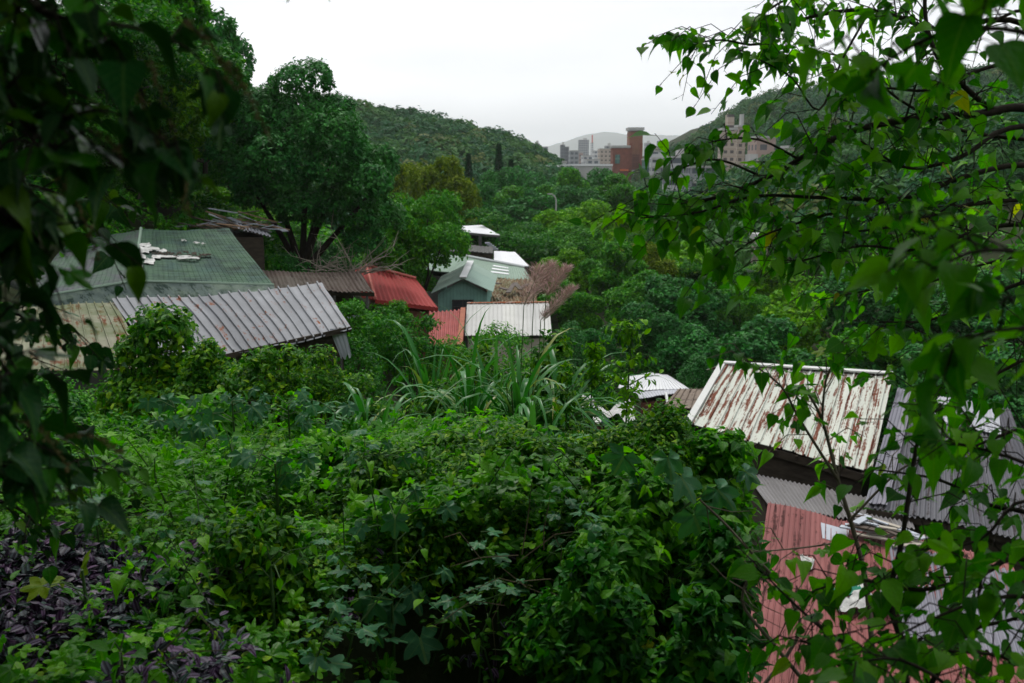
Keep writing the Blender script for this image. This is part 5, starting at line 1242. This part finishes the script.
leafy(378, 455, 6.2, [(0, 0, .085, 180), (26, 4, .08, 150), (-25, 2, .08, 220), (10, -12, .07, 160), (40, -4, .06, 130)], 'lobed leaves just below the small grass clump', group=GL)
for (x_, y_, Y_, n_, lab) in [(175, 408, 7.4, 9, 'lobed leaf plant at the left end of the upper row'), (232, 400, 7.8, 10, 'lobed leaf plant below the rounded bright bush'), (288, 404, 8.0, 10, 'lobed leaf plant in the middle of the upper row'), (335, 412, 8.0, 8, 'lobed leaf plant at the right end of the upper row'), (205, 440, 6.4, 7, 'lobed leaf plant in the second row above the bright seedling'), (275, 462, 5.8, 6, 'lobed leaf plant in the second row right of the tall seedling')]:
    leafy(x_, y_, Y_, many(rg, n_, 34, 14, .085, .12), lab, group=GL)
leafy(668, 520, 3.7, [(-30, -34, .10, 200), (14, -42, .11, 150), (50, -30, .11, 130), (-12, 2, .10, 180), (26, -4, .11, 160), (-58, 4, .09, 240), (60, 6, .08, 120), (0, -62, .10, 170), (-44, -64, .09, 210), (36, 40, .09, 150), (78, -48, .08, 110), (-20, 34, .08, 200)], 'largest lobed leaf plant, grey green, in front of the dark bush', group=GL)
leafy(708, 592, 3.0, [(0, 0, .125, 185)], 'single broad shiny dark leaf hanging low beside the red roof', 'mulb', 'three', 'sapling', group=None)
leafy(655, 640, 2.8, [(-10, 6, .055, 180), (12, 0, .06, 160), (-2, 22, .05, 190)], 'yellowing spotted leaves near the bottom edge', 'yell', 'five', 'sapling', group=None)
leafy(610, 600, 3.0, [(0, 20, .07, 190)], 'single upright green leaf left of the yellowing leaves', 'seed', 'heart', 'seedling', hang=-.0)
leafy(585, 520, 3.6, [(0, 0, .09, 80), (-34, 16, .05, 230)], 'single pale green leaf pointing right in the shadow of the bank', 'seed', 'ovate', 'seedling')
leafy(480, 462, 5.0, [(0, 0, .11, 95), (-14, 8, .06, 200)], 'pale green broad leaf above the bright vines in the middle', 'seed', 'ovate', 'seedling')
leafy(155, 478, 3.2, [(2, 0, .09, 150), (36, 12, .10, 140), (-30, 26, .075, 260), (24, 24, .10, 165), (0, -24, .05, 0), (60, 22, .06, 120), (-10, 46, .07, 255), (44, 44, .07, 100)], 'bright green seedling with broad drooping leaves in the dark corner', 'seed', 'ovate', 'seedling', stem_r=.006, hang=.5, lean=.15)
leafy(232, 452, 3.6, [(0, -16, .07, 20), (24, 10, .08, 130), (44, 14, .08, 120), (-10, -30, .05, 340), (4, -6, .06, 200)], 'tall thin seedling with a few light leaves right of the bright one', 'seed', 'ovate', 'seedling', stem_r=.005, hang=.2, lean=-.1)
leafy(270, 560, 3.4, [(0, 0, .05, 200), (20, -6, .055, 150), (34, 10, .05, 130), (-18, 8, .045, 240), (10, 18, .05, 180), (-6, -16, .045, 170), (40, -14, .045, 110)], 'low bright leaved seedling beside the purple leaves', 'seed', 'ovate', 'seedling', hang=.3)
leafy(82, 568, 2.7, [(0, 0, .055, 20), (-40, 18, .06, 260), (-22, 12, .045, 300)], 'two yellow green lobed leaves at the edge of the purple cover', 'yell', 'five', 'seedling', hang=-.1)
leafy(120, 650, 2.3, [(-10, 0, .06, 330), (14, 4, .07, 30), (0, 14, .06, 200), (30, 20, .06, 120), (-24, 20, .05, 230), (10, -16, .05, 0)], 'dark green seedling at the bottom edge among purple leaves', 'mulb', 'oval', 'seedling', hang=0)

# yellow green sapling right of the grass
def sapling(px, pyb, pyt, Y, label, n=40, mat='bright', size=.07, lean=.1, tpl='oval', seed=3, name='sapling', spread=.5, k=6, wood='stem'):
    rng = np.random.default_rng(seed); b = at(px, pyb, Y); g = float(H(b.x, b.y)); t = at(px, pyt, Y); hz = t.z - g; rt = thing(name, (b.x, b.y, g), label, 'sapling')
    h0 = max(0, b.z - g); pts = [np.array([lean * hz * u ** 2, .05 * math.sin(u * 4), hz * u]) for u in np.linspace(0, 1, 7)]; cs = tube([pts[0] - (0, 0, .2)] + pts, [.016] + list(np.linspace(.015, .004, 7)), 6)
    P = []; D = []
    for i in range(n):
        u = rng.uniform(h0 / hz * .9, 1); q = np.array([lean * hz * u ** 2, .05 * math.sin(u * 4), hz * u]); a = rng.uniform(0, 6.28); L = spread * rng.uniform(.4, 1) * (1.15 - u * .7)
        d = np.array([math.cos(a), math.sin(a) * .8, rng.uniform(.1, .8)]); e = q + d * L; cs += tube([q, (q + e) / 2 + (0, 0, .03), e], [.006, .004, .002], 4)
        for s in np.linspace(.35, 1, 4): P.append(q + (e - q) * s); D.append(d)
    o = mesh('stem', cs, M[wood]); o.parent = rt
    o = mesh('foliage', twig_leaves(rng, np.array(P), nrm(np.array(D)), k, .12, size, tpl, .3), ML[mat]); o.parent = rt
    return rt
sapling(625, 440, 320, 8.0, 'slender yellow green sapling in front of the small white roof', 20, 'bright', .06, .02, seed=4, spread=.42, k=4)
sapling(588, 400, 335, 9.0, 'thin yellow tipped sapling right of the reddish plumes', 16, 'bright', .06, .03, seed=5, spread=.3)
sapling(566, 470, 372, 7.4, 'leafy sapling standing before the white tarpaulin', 12, 'vine', .055, .0, seed=6, spread=.35)
# fallen dry stems on the dark bank
rng = np.random.default_rng(61)
for (x_, y_, Y_, ss, lab) in [(535, 575, 4.25, .3, 'tangle of dry pale stems in the dark hollow of the bank'), (205, 645, 2.6, .22, 'bare pale stem crossing the purple leaves')]:
    p = at(x_, y_, Y_); cs = []
    for i in range(13 if ss > .25 else 2):
        a = rng.uniform(0, 6.28) if ss > .25 else .5; st = np.array([rng.normal(0, ss * .3), rng.normal(0, .04), rng.normal(0, ss * .25)]) if ss > .25 else np.array([-.12, 0, -.05 + i * .03])
        d = np.array([math.cos(a), -.1, math.sin(a)]); cs += tube([st, st + d * ss * .5 + rng.normal(0, .03, 3), st + d * ss + rng.normal(0, .05, 3) + (0, 0, -.05)], [.0028, .0024, .0015], 4)
    rt = thing('dry_stems', (p.x, p.y, p.z), lab, 'dry stems'); o = mesh('stems', cs, flat_mat('dry_stem', (.13, .11, .065), .8, .3, 10)); o.parent = rt

# ------------------------------------------------------------------ mulberry tree on the right: limbs traced at their distance
def limb(path, r0, r1, n=6):
    """path: list of (px, py, Y); returns smooth points"""
    K = [np.array(at(*p)) for p in path]; out = []
    for i in range(len(K) - 1):
        a = K[max(i - 1, 0)]; b = K[i]; c = K[i + 1]; d = K[min(i + 2, len(K) - 1)]
        for t in np.linspace(0, 1, 5)[: (5 if i == len(K) - 2 else 4)]:
            out.append(.5 * ((2 * b) + (c - a) * t + (2 * a - 5 * b + 4 * c - d) * t * t + (3 * b - a - 3 * c + d) * t ** 3))
    out = np.array(out); return out, np.linspace(r0, r1, len(out))
class Tree:
    dens = 1.0
    def __init__(s, seed): s.rng = np.random.default_rng(seed); s.wood = []; s.tw = []; s.P = []; s.A = []; s.N = []; s.S = []; s.R = []; s.pet = []
    def limb(s, path, r0, r1, leafn=0, L=.4, size=.1, start=.2, droop=.5, gap=.06, sub=True):
        pts, rad = limb(path, r0, r1); s.wood.append(tube(pts, rad, 7)); rng = s.rng
        tg = nrm(np.gradient(pts, axis=0))
        leafn = int(leafn * s.dens)
        for i in range(leafn):
            u = start + (1 - start) * (i + rng.random()) / leafn; j = min(int(u * (len(pts) - 1)), len(pts) - 2); f = u * (len(pts) - 1) - j; q = pts[j] * (1 - f) + pts[j + 1] * f
            d = nrm(tg[j] * .5 + rng.normal(0, .6, 3) * np.array([1, 1, .8]) + np.array([0, 0, .1])); Lt = L * rng.uniform(.45, 1.15)
            m = q + d * Lt * .5 + (0, 0, .02); e = q + d * Lt + (0, 0, -droop * Lt * .5); s.tw += tube([q, m, e], [max(.0022, rad[j] * .35), .0022, .0012], 5)
            s.leaf_row([q, m, e], max(3, int(Lt / gap)), size)
        s.leaf_row([pts[-4], pts[-2], pts[-1]], 5, size)
    def leaf_row(s, tri, n, size):
        rng = s.rng; a, b, c = [np.array(t) for t in tri]
        for i in range(n):
            t = .15 + .85 * (i + .5) / n; q = (1 - t) ** 2 * a + 2 * t * (1 - t) * b + t * t * c; ax = nrm(c - a); sd = nrm(np.cross(ax, (0, 0, 1.0))) * (1 if i % 2 else -1)
            d = nrm(sd * .8 + ax * .45 + rng.normal(0, .25, 3) + np.array([0, 0, -.25])); pl = size * rng.uniform(.3, .6); p = q + d * pl
            s.pet += tube([q, p], [.0012, .0009], 3)
            A = nrm(d * .9 + np.array([0, 0, -.7]) * rng.uniform(0, .9) + rng.normal(0, .25, 3)); s.P.append(p); s.A.append(A)
            s.N.append(np.array([0, -.1, .8]) + sd * .2 + rng.normal(0, .35, 3)); s.S.append(size * rng.choice([rng.uniform(.45, .8), rng.uniform(.8, 1.3)])); s.R.append(rng.random())
    def build(s, name, root, label, cat, mat, tpl='heart', bark='bark_dark', branch_name='branch'):
        rt = thing(name, root, label, cat); o_ = Vector(root)
        for c in s.wood:
            o = mesh(branch_name, c, M[bark], smooth=True); o.parent = rt; o.location = -o_
        o = mesh('twigs', s.tw + s.pet, M[bark]); o.parent = rt; o.location = -o_
        P = np.array(s.P); k = len(P); h = s.rng.random(k) < .2
        cs = []
        for tp, sel in ((tpl, ~h), ('three' if tpl == 'heart' else tpl, h)):
            if sel.any(): cs.append(leaves(T[tp], P[sel], np.array(s.A)[sel], np.array(s.N)[sel], np.array(s.S)[sel] * (1 if tp == tpl else .75), np.array(s.R)[sel]))
        o = mesh('foliage', cs, ML[mat], smooth=True); o.parent = rt; o.location = -o_
        return rt
t = Tree(5); t.dens = 1.6
tp_ = at(1110, 300, 4.6); tb_ = Vector((tp_.x + .1, tp_.y, float(H(tp_.x + .1, tp_.y))))
t.wood.append(tube([tb_ + Vector((0, 0, -.3)), tb_ + Vector((0, 0, .8)), at(1105, 420, 4.6), at(1100, 250, 4.6), at(1105, 120, 4.7), at(1090, -60, 4.8), at(1060, -200, 4.9)], [.09, .075, .065, .055, .045, .03, .02], 9))
Ls = .08
t.limb([(1104, 130, 4.7), (1024, 108, 4.6), (979, 114, 4.5), (906, 120, 4.4), (853, 131, 4.35), (811, 152, 4.3), (770, 176, 4.3), (720, 196, 4.25), (676, 205, 4.2)], .022, .005, 24, .38, Ls, .25)
t.limb([(1000, 112, 4.55), (979, 100, 4.5), (940, 60, 4.5), (926, 20, 4.6), (925, -30, 4.7)], .014, .008, 9, .4, Ls)
t.limb([(1104, 120, 4.7), (1010, 128, 4.4), (970, 152, 4.3), (940, 164, 4.25), (903, 167, 4.2), (861, 141, 4.2)], .014, .004, 10, .35, Ls)
t.limb([(1102, 180, 4.6), (1024, 165, 4.5), (963, 177, 4.4), (906, 198, 4.3), (830, 198, 4.3), (754, 196, 4.2), (700, 212, 4.2), (640, 218, 4.2)], .015, .003, 20, .36, Ls, .25)
t.limb([(906, 198, 4.3), (864, 206, 4.25), (804, 221, 4.2), (750, 242, 4.1), (716, 270, 4.1)], .008, .003, 9, .3, Ls)
t.limb([(1104, 60, 4.7), (1010, 20, 4.8), (940, 30, 4.9), (870, 10, 4.9), (800, 20, 4.8), (760, 44, 4.7), (722, 40, 4.7), (692, 44, 4.65)], .015, .003, 20, .34, Ls, .3, gap=.05)
t.limb([(870, 10, 4.9), (842, 60, 4.7), (819, 110, 4.6), (792, 78, 4.6), (760, 60, 4.55), (739, 50, 4.5)], .006, .003, 8, .3, Ls)
t.limb([(1100, 0, 4.8), (1000, -40, 4.8), (900, -30, 4.7), (830, -20, 4.7), (785, 0, 4.6), (755, 18, 4.6)], .014, .003, 16, .34, Ls, .3)
t.limb([(1104, 90, 4.7), (1040, 60, 4.4), (980, 70, 4.3), (930, 90, 4.2), (880, 88, 4.1), (840, 96, 4.1)], .012, .003, 13, .36, Ls)
t.limb([(1104, 40, 4.7), (1030, 10, 4.3), (980, 30, 4.2), (950, 40, 4.2)], .01, .003, 7, .36, Ls)
t.limb([(1104, 240, 4.6), (1030, 225, 4.3), (980, 230, 4.2), (920, 250, 4.1), (860, 246, 4.1), (800, 262, 4.0)], .013, .003, 16, .38, Ls, .2)
t.limb([(1104, 300, 4.6), (1040, 280, 4.2), (980, 300, 4.1), (930, 320, 4.0), (880, 322, 4.0)], .012, .003, 11, .36, Ls, .2)
t.limb([(1104, 360, 4.6), (1050, 350, 4.2), (1000, 372, 4.1), (950, 392, 4.0), (915, 400, 4.0)], .011, .003, 9, .3, Ls, .2)
t.limb([(1100, 210, 4.6), (1060, 190, 4.9), (1000, 196, 5.2), (930, 214, 5.3), (870, 226, 5.3)], .012, .003, 10, .36, Ls)
t.limb([(1104, 150, 4.7), (1030, 140, 4.9), (960, 130, 5.0), (900, 100, 5.1), (850, 60, 5.1), (800, 50, 5.1)], .012, .003, 14, .36, Ls)
t.limb([(1104, 210, 4.6), (1040, 200, 4.4), (970, 205, 4.3), (900, 225, 4.2), (850, 232, 4.2), (790, 236, 4.2)], .011, .003, 14, .36, Ls)
t.limb([(1104, 330, 4.6), (1040, 330, 4.4), (990, 345, 4.3), (950, 350, 4.2)], .010, .003, 10, .36, Ls)
t.limb([(1104, 270, 4.6), (1040, 255, 4.9), (980, 265, 5.0), (920, 285, 5.1), (870, 290, 5.1), (820, 300, 5.1)], .010, .003, 14, .36, Ls)
t.limb([(760, 176, 4.3), (720, 160, 4.25), (690, 165, 4.2), (660, 180, 4.2), (640, 190, 4.2)], .006, .002, 3, .2, Ls, .3)
t.limb([(800, 160, 4.3), (760, 140, 4.25), (720, 140, 4.2), (690, 150, 4.2)], .006, .002, 5, .22, Ls, .3)
t.build('mulberry_tree', tb_, 'mulberry tree reaching in from the right with drooping heart shaped leaves', 'tree', 'mulb')

# nearer blurred shoot in front of it
t = Tree(9); b_ = at(1120, 330, 1.75); g_ = Vector((b_.x, b_.y, float(H(b_.x, b_.y))))
t.wood.append(tube([g_ + Vector((0, 0, -.1)), at(1125, 500, 1.75), b_, at(1110, 120, 1.75), at(1090, -60, 1.8)], [.02, .018, .014, .01, .008], 7))
t.limb([(1118, 300, 1.75), (1050, 262, 1.7), (985, 250, 1.65), (930, 270, 1.65)], .006, .002, 6, .16, .075, .3, gap=.045)
t.limb([(1112, 120, 1.75), (1040, 40, 1.75), (960, 30, 1.7), (905, 50, 1.7), (870, 74, 1.7)], .006, .002, 5, .14, .07, .3, gap=.05)
t.limb([(1110, 60, 1.75), (1040, -30, 1.6), (980, -30, 1.6)], .006, .003, 4, .16, .075, .3, gap=.05)
t.limb([(1120, 360, 1.75), (1060, 330, 1.7), (1000, 330, 1.6), (960, 340, 1.6)], .005, .002, 4, .14, .08, .3, gap=.05)
t.build('mulberry_shoot', g_, 'nearer mulberry shoot whose large leaves hang blurred before the others', 'sapling', 'mulb')

# thin tree in front of the cream roof, and lower right thicket
t = Tree(11); b_ = at(868, 560, 3.9); g_ = Vector((b_.x + .05, b_.y, float(H(b_.x, b_.y))))
t.limb([(880, 760, 3.7), (868, 600, 3.9), (856, 540, 4.0), (838, 480, 4.1), (822, 420, 4.2), (806, 390, 4.2)], .013, .005, 9, .26, .07, .3)
t.limb([(838, 480, 4.1), (800, 420, 4.1), (780, 385, 4.1), (745, 360, 4.1)], .007, .003, 11, .24, .065, .2)
t.limb([(822, 420, 4.2), (826, 380, 4.2), (840, 350, 4.2)], .006, .003, 10, .24, .065, .1)
t.limb([(856, 540, 4.0), (800, 548, 3.9), (750, 552, 3.8)], .005, .002, 5, .2, .065, .3)
t.limb([(850, 520, 4.0), (900, 470, 4.0), (940, 450, 4.0), (960, 430, 4.0)], .006, .002, 10, .24, .07, .2)
t.wood.append(tube([g_ + Vector((0, 0, -.2)), at(880, 760, 3.7)], [.018, .013], 7))
t.build('thin_tree', g_, 'thin leaning tree crossing in front of the cream roof with sparse leaves', 'tree', 'mulb', bark='bark_pale')
t = Tree(13); g_ = Vector((1.5, 3.3, float(H(1.5, 3.3))))
t.limb([(1130, 600, 3.2), (1040, 520, 3.2), (990, 505, 3.3), (940, 480, 3.4), (880, 470, 3.4)], .012, .003, 12, .3, .08, .1)
t.limb([(1130, 640, 3.1), (1030, 560, 3.1), (980, 575, 3.1), (920, 590, 3.1), (860, 580, 3.1), (815, 590, 3.1)], .012, .003, 24, .28, .08, .1)
t.limb([(900, 760, 3.0), (905, 660, 3.0), (890, 600, 3.1), (902, 540, 3.1), (918, 440, 3.2), (935, 410, 3.2)], .014, .005, 12, .26, .075, .2)
t.limb([(905, 660, 3.0), (840, 640, 2.9), (790, 600, 3.0), (752, 560, 3.1)], .008, .002, 8, .22, .07, .2)
t.limb([(900, 740, 2.9), (960, 640, 2.8), (1010, 620, 2.8), (1060, 600, 2.8)], .01, .003, 20, .28, .085, .0)
t.limb([(880, 760, 2.8), (850, 680, 2.7), (820, 650, 2.7), (800, 640, 2.7)], .008, .003, 8, .22, .075, .1)
t.limb([(960, 800, 2.6), (980, 700, 2.6), (1010, 660, 2.6), (940, 650, 2.6)], .008, .003, 18, .26, .08, .0)
t.limb([(1120, 480, 3.3), (1040, 430, 3.4), (990, 440, 3.4), (960, 455, 3.4)], .01, .003, 11, .3, .075, .1)
gg = Vector(at(905, 760, 3.0)); g_ = Vector((gg.x, gg.y, float(H(gg.x, gg.y))))
t.wood.append(tube([g_ + Vector((0, 0, -.2)), at(900, 760, 3.0)], [.04, .02], 7)); t.wood.append(tube([g_ + Vector((0, 0, -.1)), at(1010, 800, 3.1), at(1130, 620, 3.15)], [.03, .02, .014], 7))
t.limb([(1120, 520, 2.5), (1040, 470, 2.5), (985, 450, 2.5), (940, 440, 2.6)], .008, .002, 11, .2, .085, .1)
t.limb([(1120, 640, 2.4), (1040, 600, 2.4), (985, 600, 2.4), (930, 620, 2.4), (890, 640, 2.4)], .008, .002, 12, .2, .085, .1)
t.limb([(1000, 800, 2.3), (960, 700, 2.3), (900, 660, 2.3), (850, 665, 2.3)], .008, .002, 11, .18, .08, .1)
t.limb([(1120, 560, 2.9), (1030, 500, 2.9), (980, 540, 2.9), (920, 550, 2.9)], .008, .002, 11, .24, .08, .1)
t.build('mulberry_bush', g_, 'low spreading mulberry bush with broad leaves in front of the faded red roof', 'bush', 'mulb')
# crossing bare twigs lower middle right
rng = np.random.default_rng(71)
for path, lab in [([(760, 690, 3.4), (800, 620, 3.5), (740, 540, 3.7), (700, 500, 3.8)], 'bare pale stem rising to the left before the faded red roof'), ([(820, 700, 3.2), (770, 640, 3.3), (742, 600, 3.4), (760, 560, 3.4)], 'bare crooked stem at the bottom beside the faded red roof')]:
    pts, rad = limb(path, .008, .004); o0 = Vector((pts[0][0], pts[0][1], float(H(pts[0][0], pts[0][1]))))
    pts = np.concatenate([[np.array(o0) - (0, 0, .1)], pts]); cs = tube(pts, np.concatenate([[.01], rad]), 6)
    for i in range(7):
        j = rng.integers(4, len(pts) - 1); d = nrm(rng.normal(0, 1, 3)); cs += tube([pts[j], pts[j] + d * .1, pts[j] + d * .2 + (0, 0, .03)], [.003, .002, .001], 4)
    tag(mesh('dead_sapling', cs, M['bark_pale'], origin=tuple(o0), smooth=True), lab, 'stem')

# ------------------------------------------------------------------ overhanging dark branch, upper left, close to the lens
t = Tree(17); t0 = Vector((-1.9, .6, float(H(-1.9, .6))))
t.wood.append(tube([t0 + Vector((0, 0, -.2)), t0 + Vector((.05, .05, 1.2)), t0 + Vector((.1, .1, 2.2)), Vector((-1.7, .9, 13.6)), Vector((-1.4, 1.2, 14.6))], [.11, .09, .08, .06, .05], 9))
sz = .074
t.limb([(-420, -240, 1.5), (-160, -100, 1.5), (-60, -40, 1.5), (10, -10, 1.45), (40, 10, 1.45), (70, 20, 1.45)], .014, .004, 15, .15, sz, .3, gap=.045)
t.limb([(-300, -60, 1.6), (-160, 0, 1.6), (-60, 40, 1.55), (0, 90, 1.5), (30, 130, 1.5), (60, 150, 1.5)], .012, .003, 17, .14, sz, .25, gap=.042)
t.limb([(60, 120, 1.5), (100, 110, 1.48), (140, 125, 1.46), (175, 150, 1.45)], .003, .0015, 2, .07, sz * .9, .3, gap=.05)
t.limb([(-300, 60, 1.7), (-130, 130, 1.65), (-60, 170, 1.6), (-20, 200, 1.6), (30, 230, 1.6)], .01, .003, 20, .17, sz, .3, gap=.042)
t.limb([(-300, 160, 1.8), (-140, 240, 1.75), (-70, 300, 1.7), (-20, 340, 1.7), (15, 380, 1.7)], .01, .003, 20, .17, sz, .3, gap=.042)
t.limb([(-300, 300, 1.9), (-140, 380, 1.8), (-70, 430, 1.8), (-20, 460, 1.8), (40, 470, 1.8)], .01, .003, 20, .18, sz, .3, gap=.042)
t.limb([(-300, -160, 1.7), (-100, -60, 1.8), (-20, -20, 1.8), (10, 30, 1.8), (0, 90, 1.8)], .01, .003, 16, .2, sz, .2, gap=.045)
t.limb([(85, 20, 1.45), (140, 30, 1.5), (190, 50, 1.5), (212, 80, 1.5)], .003, .0015, 2, .06, .06, .5, gap=.05)
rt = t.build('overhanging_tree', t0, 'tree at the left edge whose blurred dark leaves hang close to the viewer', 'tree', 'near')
# strings of tiny flower buds
rng = np.random.default_rng(19); cs = []
for (x0, y0, x1, y1, Y_) in [(150, 60, 190, 210, 1.5), (120, 70, 160, 150, 1.5), (220, 60, 270, 140, 1.45), (90, 130, 140, 190, 1.55), (160, 130, 185, 215, 1.5), (60, 180, 100, 260, 1.6), (180, 20, 235, 90, 1.45), (20, 420, 70, 470, 1.7), (60, 440, 120, 452, 1.75)]:
    a, b = at(x0, y0, Y_), at(x1, y1, Y_)
    for u in np.linspace(0, 1, 26):
        p = a.lerp(b, u) + Vector((rng.normal(0, .003), rng.normal(0, .003), .02 * math.sin(u * 3.1)))
        cs += [leaves(T['tiny'], [tuple(p)] * 3, rng.normal(0, 1, (3, 3)), rng.normal(0, 1, (3, 3)), .009, rng.random(3))]
    cs += tube([a, a.lerp(b, .5) + Vector((0, 0, .02)), b], .0009, 4)
o = mesh('flower_strings', cs, flat_mat('bud', (.16, .13, .05), .8, .4, 30)); o.parent = rt; o.location = -t0

t = Tree(37); t1 = Vector((-3.4, 3.6, float(H(-3.4, 3.6))))
t.wood.append(tube([t1 + Vector((0, 0, -.2)), t1 + Vector((.05, 0, 1.4)), t1 + Vector((.15, 0, 3.0)), t1 + Vector((.3, 0, 4.4))], [.07, .06, .045, .03], 8))
for y0, n_ in ((-40, 16), (30, 16), (90, 16), (150, 16), (215, 14), (280, 15), (345, 15), (410, 15), (470, 13)):
    e = 70 + 28 * math.sin(y0 * .05) - (30 if 200 < y0 < 400 else 0)
    t.limb([(-330, y0 - 30, 3.6), (-180, y0 - 10, 3.5), (-90, y0 + 10, 3.4), (-20, y0 + 25, 3.3), (e * .5, y0 + 40, 3.2), (e, y0 + 62, 3.15)], .013, .003, n_, .26, .062, .3, gap=.04)
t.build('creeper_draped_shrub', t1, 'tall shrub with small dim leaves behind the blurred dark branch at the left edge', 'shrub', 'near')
# young shoots standing above the vine tangle
rg = np.random.default_rng(88); GY = 'young shoots standing above the vine tangle'
kinds = [('seed', 'ovate', .07, 'light narrow leaved shoot'), ('mulb', 'heart', .085, 'dark heart leaved shoot'), ('lobed', 'three', .085, 'grey three lobed shoot')]
LMK = [(392, 600, 'the lowest lobed leaf plant at the front'), (395, 520, 'the lobed leaf plant on the shoulder of the bank'), (378, 455, 'the lobed leaves under the small grass clump'), (668, 505, 'the largest lobed leaf plant'), (480, 450, 'the bright vine mound in the middle'), (155, 478, 'the bright seedling with drooping leaves'), (232, 452, 'the tall thin seedling'), (535, 575, 'the dry stems in the hollow'), (250, 505, 'the small bright bush over the purple leaves'), (232, 400, 'the lobed plants below the rounded bush'), (310, 408, 'the right end of the upper lobed row'), (590, 540, 'the dark vines hanging off the bank'), (585, 425, 'the white tarpaulin'), (120, 425, 'the dark bush beside the overhanging branch'), (560, 440, 'the foot of the grass clumps')]
used_l = set()
for i in range(36):
    px_ = rg.uniform(90, 700); py_ = rg.uniform(395, 600); Yn = snapY(px_, py_, .62)
    if Yn is None or Yn < 3.2: continue
    best = None
    for lx, ly, ln_ in LMK:
        dx, dy = px_ - lx, py_ - ly; w_ = ('right of' if dx > 0 else 'left of') if abs(dx) > abs(dy) else ('below' if dy > 0 else 'above')
        if (w_, ln_, i % 3) in used_l: continue
        if best is None or abs(dx) + abs(dy) < best[0]: best = (abs(dx) + abs(dy), w_, ln_)
    if best is None or best[0] > 150: continue
    used_l.add((best[1], best[2], i % 3))
    mt_, tp_2, s_, lab = kinds[i % 3]; lab = lab + ' ' + best[1] + ' ' + best[2]; p = at(px_, py_, Yn); g = float(H(p.x, p.y)); hz = p.z - g
    rt = thing('shoot', (p.x, p.y, g), lab, 'shoot', GY); ln = rg.normal(0, .12, 2); P = []; A = []; Nn = []; S = []
    nl = rg.integers(7, 14)
    for j in range(nl):
        u = .45 + .55 * j / (nl - 1); a = j * 2.4; d = np.array([math.cos(a), math.sin(a), .35]); q = np.array([ln[0] * u * u * 2, ln[1] * u * u * 2, hz * u]); L = .07 * (1.3 - u * .6)
        P.append(q + d * L); A.append(d * .8 + (0, 0, -.35)); Nn.append(np.array([0, 0, 1]) + d * .3 + rg.normal(0, .2, 3)); S.append(s_ * rg.uniform(.6, 1.25) * (1.25 - .45 * u))
    cs = tube([(0, 0, -.1), (ln[0] * .5, ln[1] * .5, hz * .5), (ln[0] * 2, ln[1] * 2, hz)], [.006, .005, .002], 5)
    for q, a_ in zip(P, A): cs += tube([q - nrm(np.array(a_)) * .05, q], [.002, .0012], 3)
    o = mesh('stem', cs, M['stem']); o.parent = rt
    o = mesh('leaves', leaves(T[tp_2], np.array(P), np.array(A), np.array(Nn), np.array(S), rg.random(nl) * .9), ML[mt_], smooth=True); o.parent = rt
# canopies added out of view over the viewer to shade the path and near bank
rng = np.random.default_rng(23)
def lean_trunk(h, ox, oy, lob):
    f = np.array([0, 0, h * .62]); out = tube([(0, 0, -.5), (0, 0, h * .3), f], [.17, .14, .12], 9)
    for l in lob[:9]: c = np.array(l[0]); out += tube([f - (0, 0, .1), f * .5 + c * .5 + (0, 0, h * .12), c], [.07, .05, .015], 6)
    return out
def overhead(tx, ty, zc, R, n, lab, seed, hz=.9, ox=0, oy=0):
    rng = np.random.default_rng(seed); g = float(H(tx, ty)); rt = thing('shade_canopy', (tx, ty, g), lab, 'tree')
    lob = [((ox + rng.uniform(-R, R), oy + rng.uniform(-R, R), zc - g + rng.normal(0, .3)), (rng.uniform(.8, 1.4),) * 2 + (hz * rng.uniform(.4, .8),)) for _ in range(18)]
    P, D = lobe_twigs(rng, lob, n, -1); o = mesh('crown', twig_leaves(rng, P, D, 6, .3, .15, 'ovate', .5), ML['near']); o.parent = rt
    o = mesh('trunk', trunk_chunks(rng, zc - g, (ox * .1, oy * .1, (zc - g) * .95), .14, lob) if not ox else lean_trunk(zc - g, ox, oy, lob), M['bark_dark'], smooth=True); o.parent = rt
overhead(-2.6, 1.6, 15.9, 2.9, 3600, 'added unseen tree beside the path to shade the purple leaves', 231)
overhead(.9, -1.6, 15.8, 3.2, 3600, 'added unseen tree behind the viewer to shade the path', 232)
overhead(-5.6, 5.4, 15.2, 2.4, 3600, 'added unseen leaning tree arching above the view to darken the near bank', 234, .7, 4.3, -2.2)
overhead(-6.2, 4.2, 16.2, 2.4, 2400, 'added unseen tree above the left edge of the view to shade the dim bush', 233)
# the leaf tips that dip into the top of the view
t = Tree(29); g_ = Vector((-1.0, .3, float(H(-1.0, .3))))
t.wood.append(tube([g_ + Vector((0, 0, -.2)), g_ + Vector((0, 0, 1.9)), at(140, -420, 1.3)], [.02, .014, .01], 7))
t.limb([(140, -420, 1.3), (200, -200, 1.5), (250, -90, 1.7), (300, -42, 1.8)], .008, .003, 2, .12, .08, .4)
t.build('leaning_sapling', g_, 'sapling whose leaf tips dip into the white sky at the top edge', 'sapling', 'near')
HAZE = 1.4e-4
# ------------------------------------------------------------------ air
hm = bpy.data.materials.new('haze_air'); hm.use_nodes = True; n_ = hm.node_tree; n_.nodes.clear()
pv = n_.nodes.new('ShaderNodeVolumePrincipled'); pv.inputs['Density'].default_value = HAZE; pv.inputs['Color'].default_value = (.955, .98, 1.0, 1); pv.inputs['Anisotropy'].default_value = .2
ou = n_.nodes.new('ShaderNodeOutputMaterial'); n_.links.new(pv.outputs[0], ou.inputs['Volume'])
tag(mesh('haze', box((0, 0, 210), (24000, 24000, 424)), hm), 'pale humid air that softens the distant hills and city', 'haze', kind='stuff')
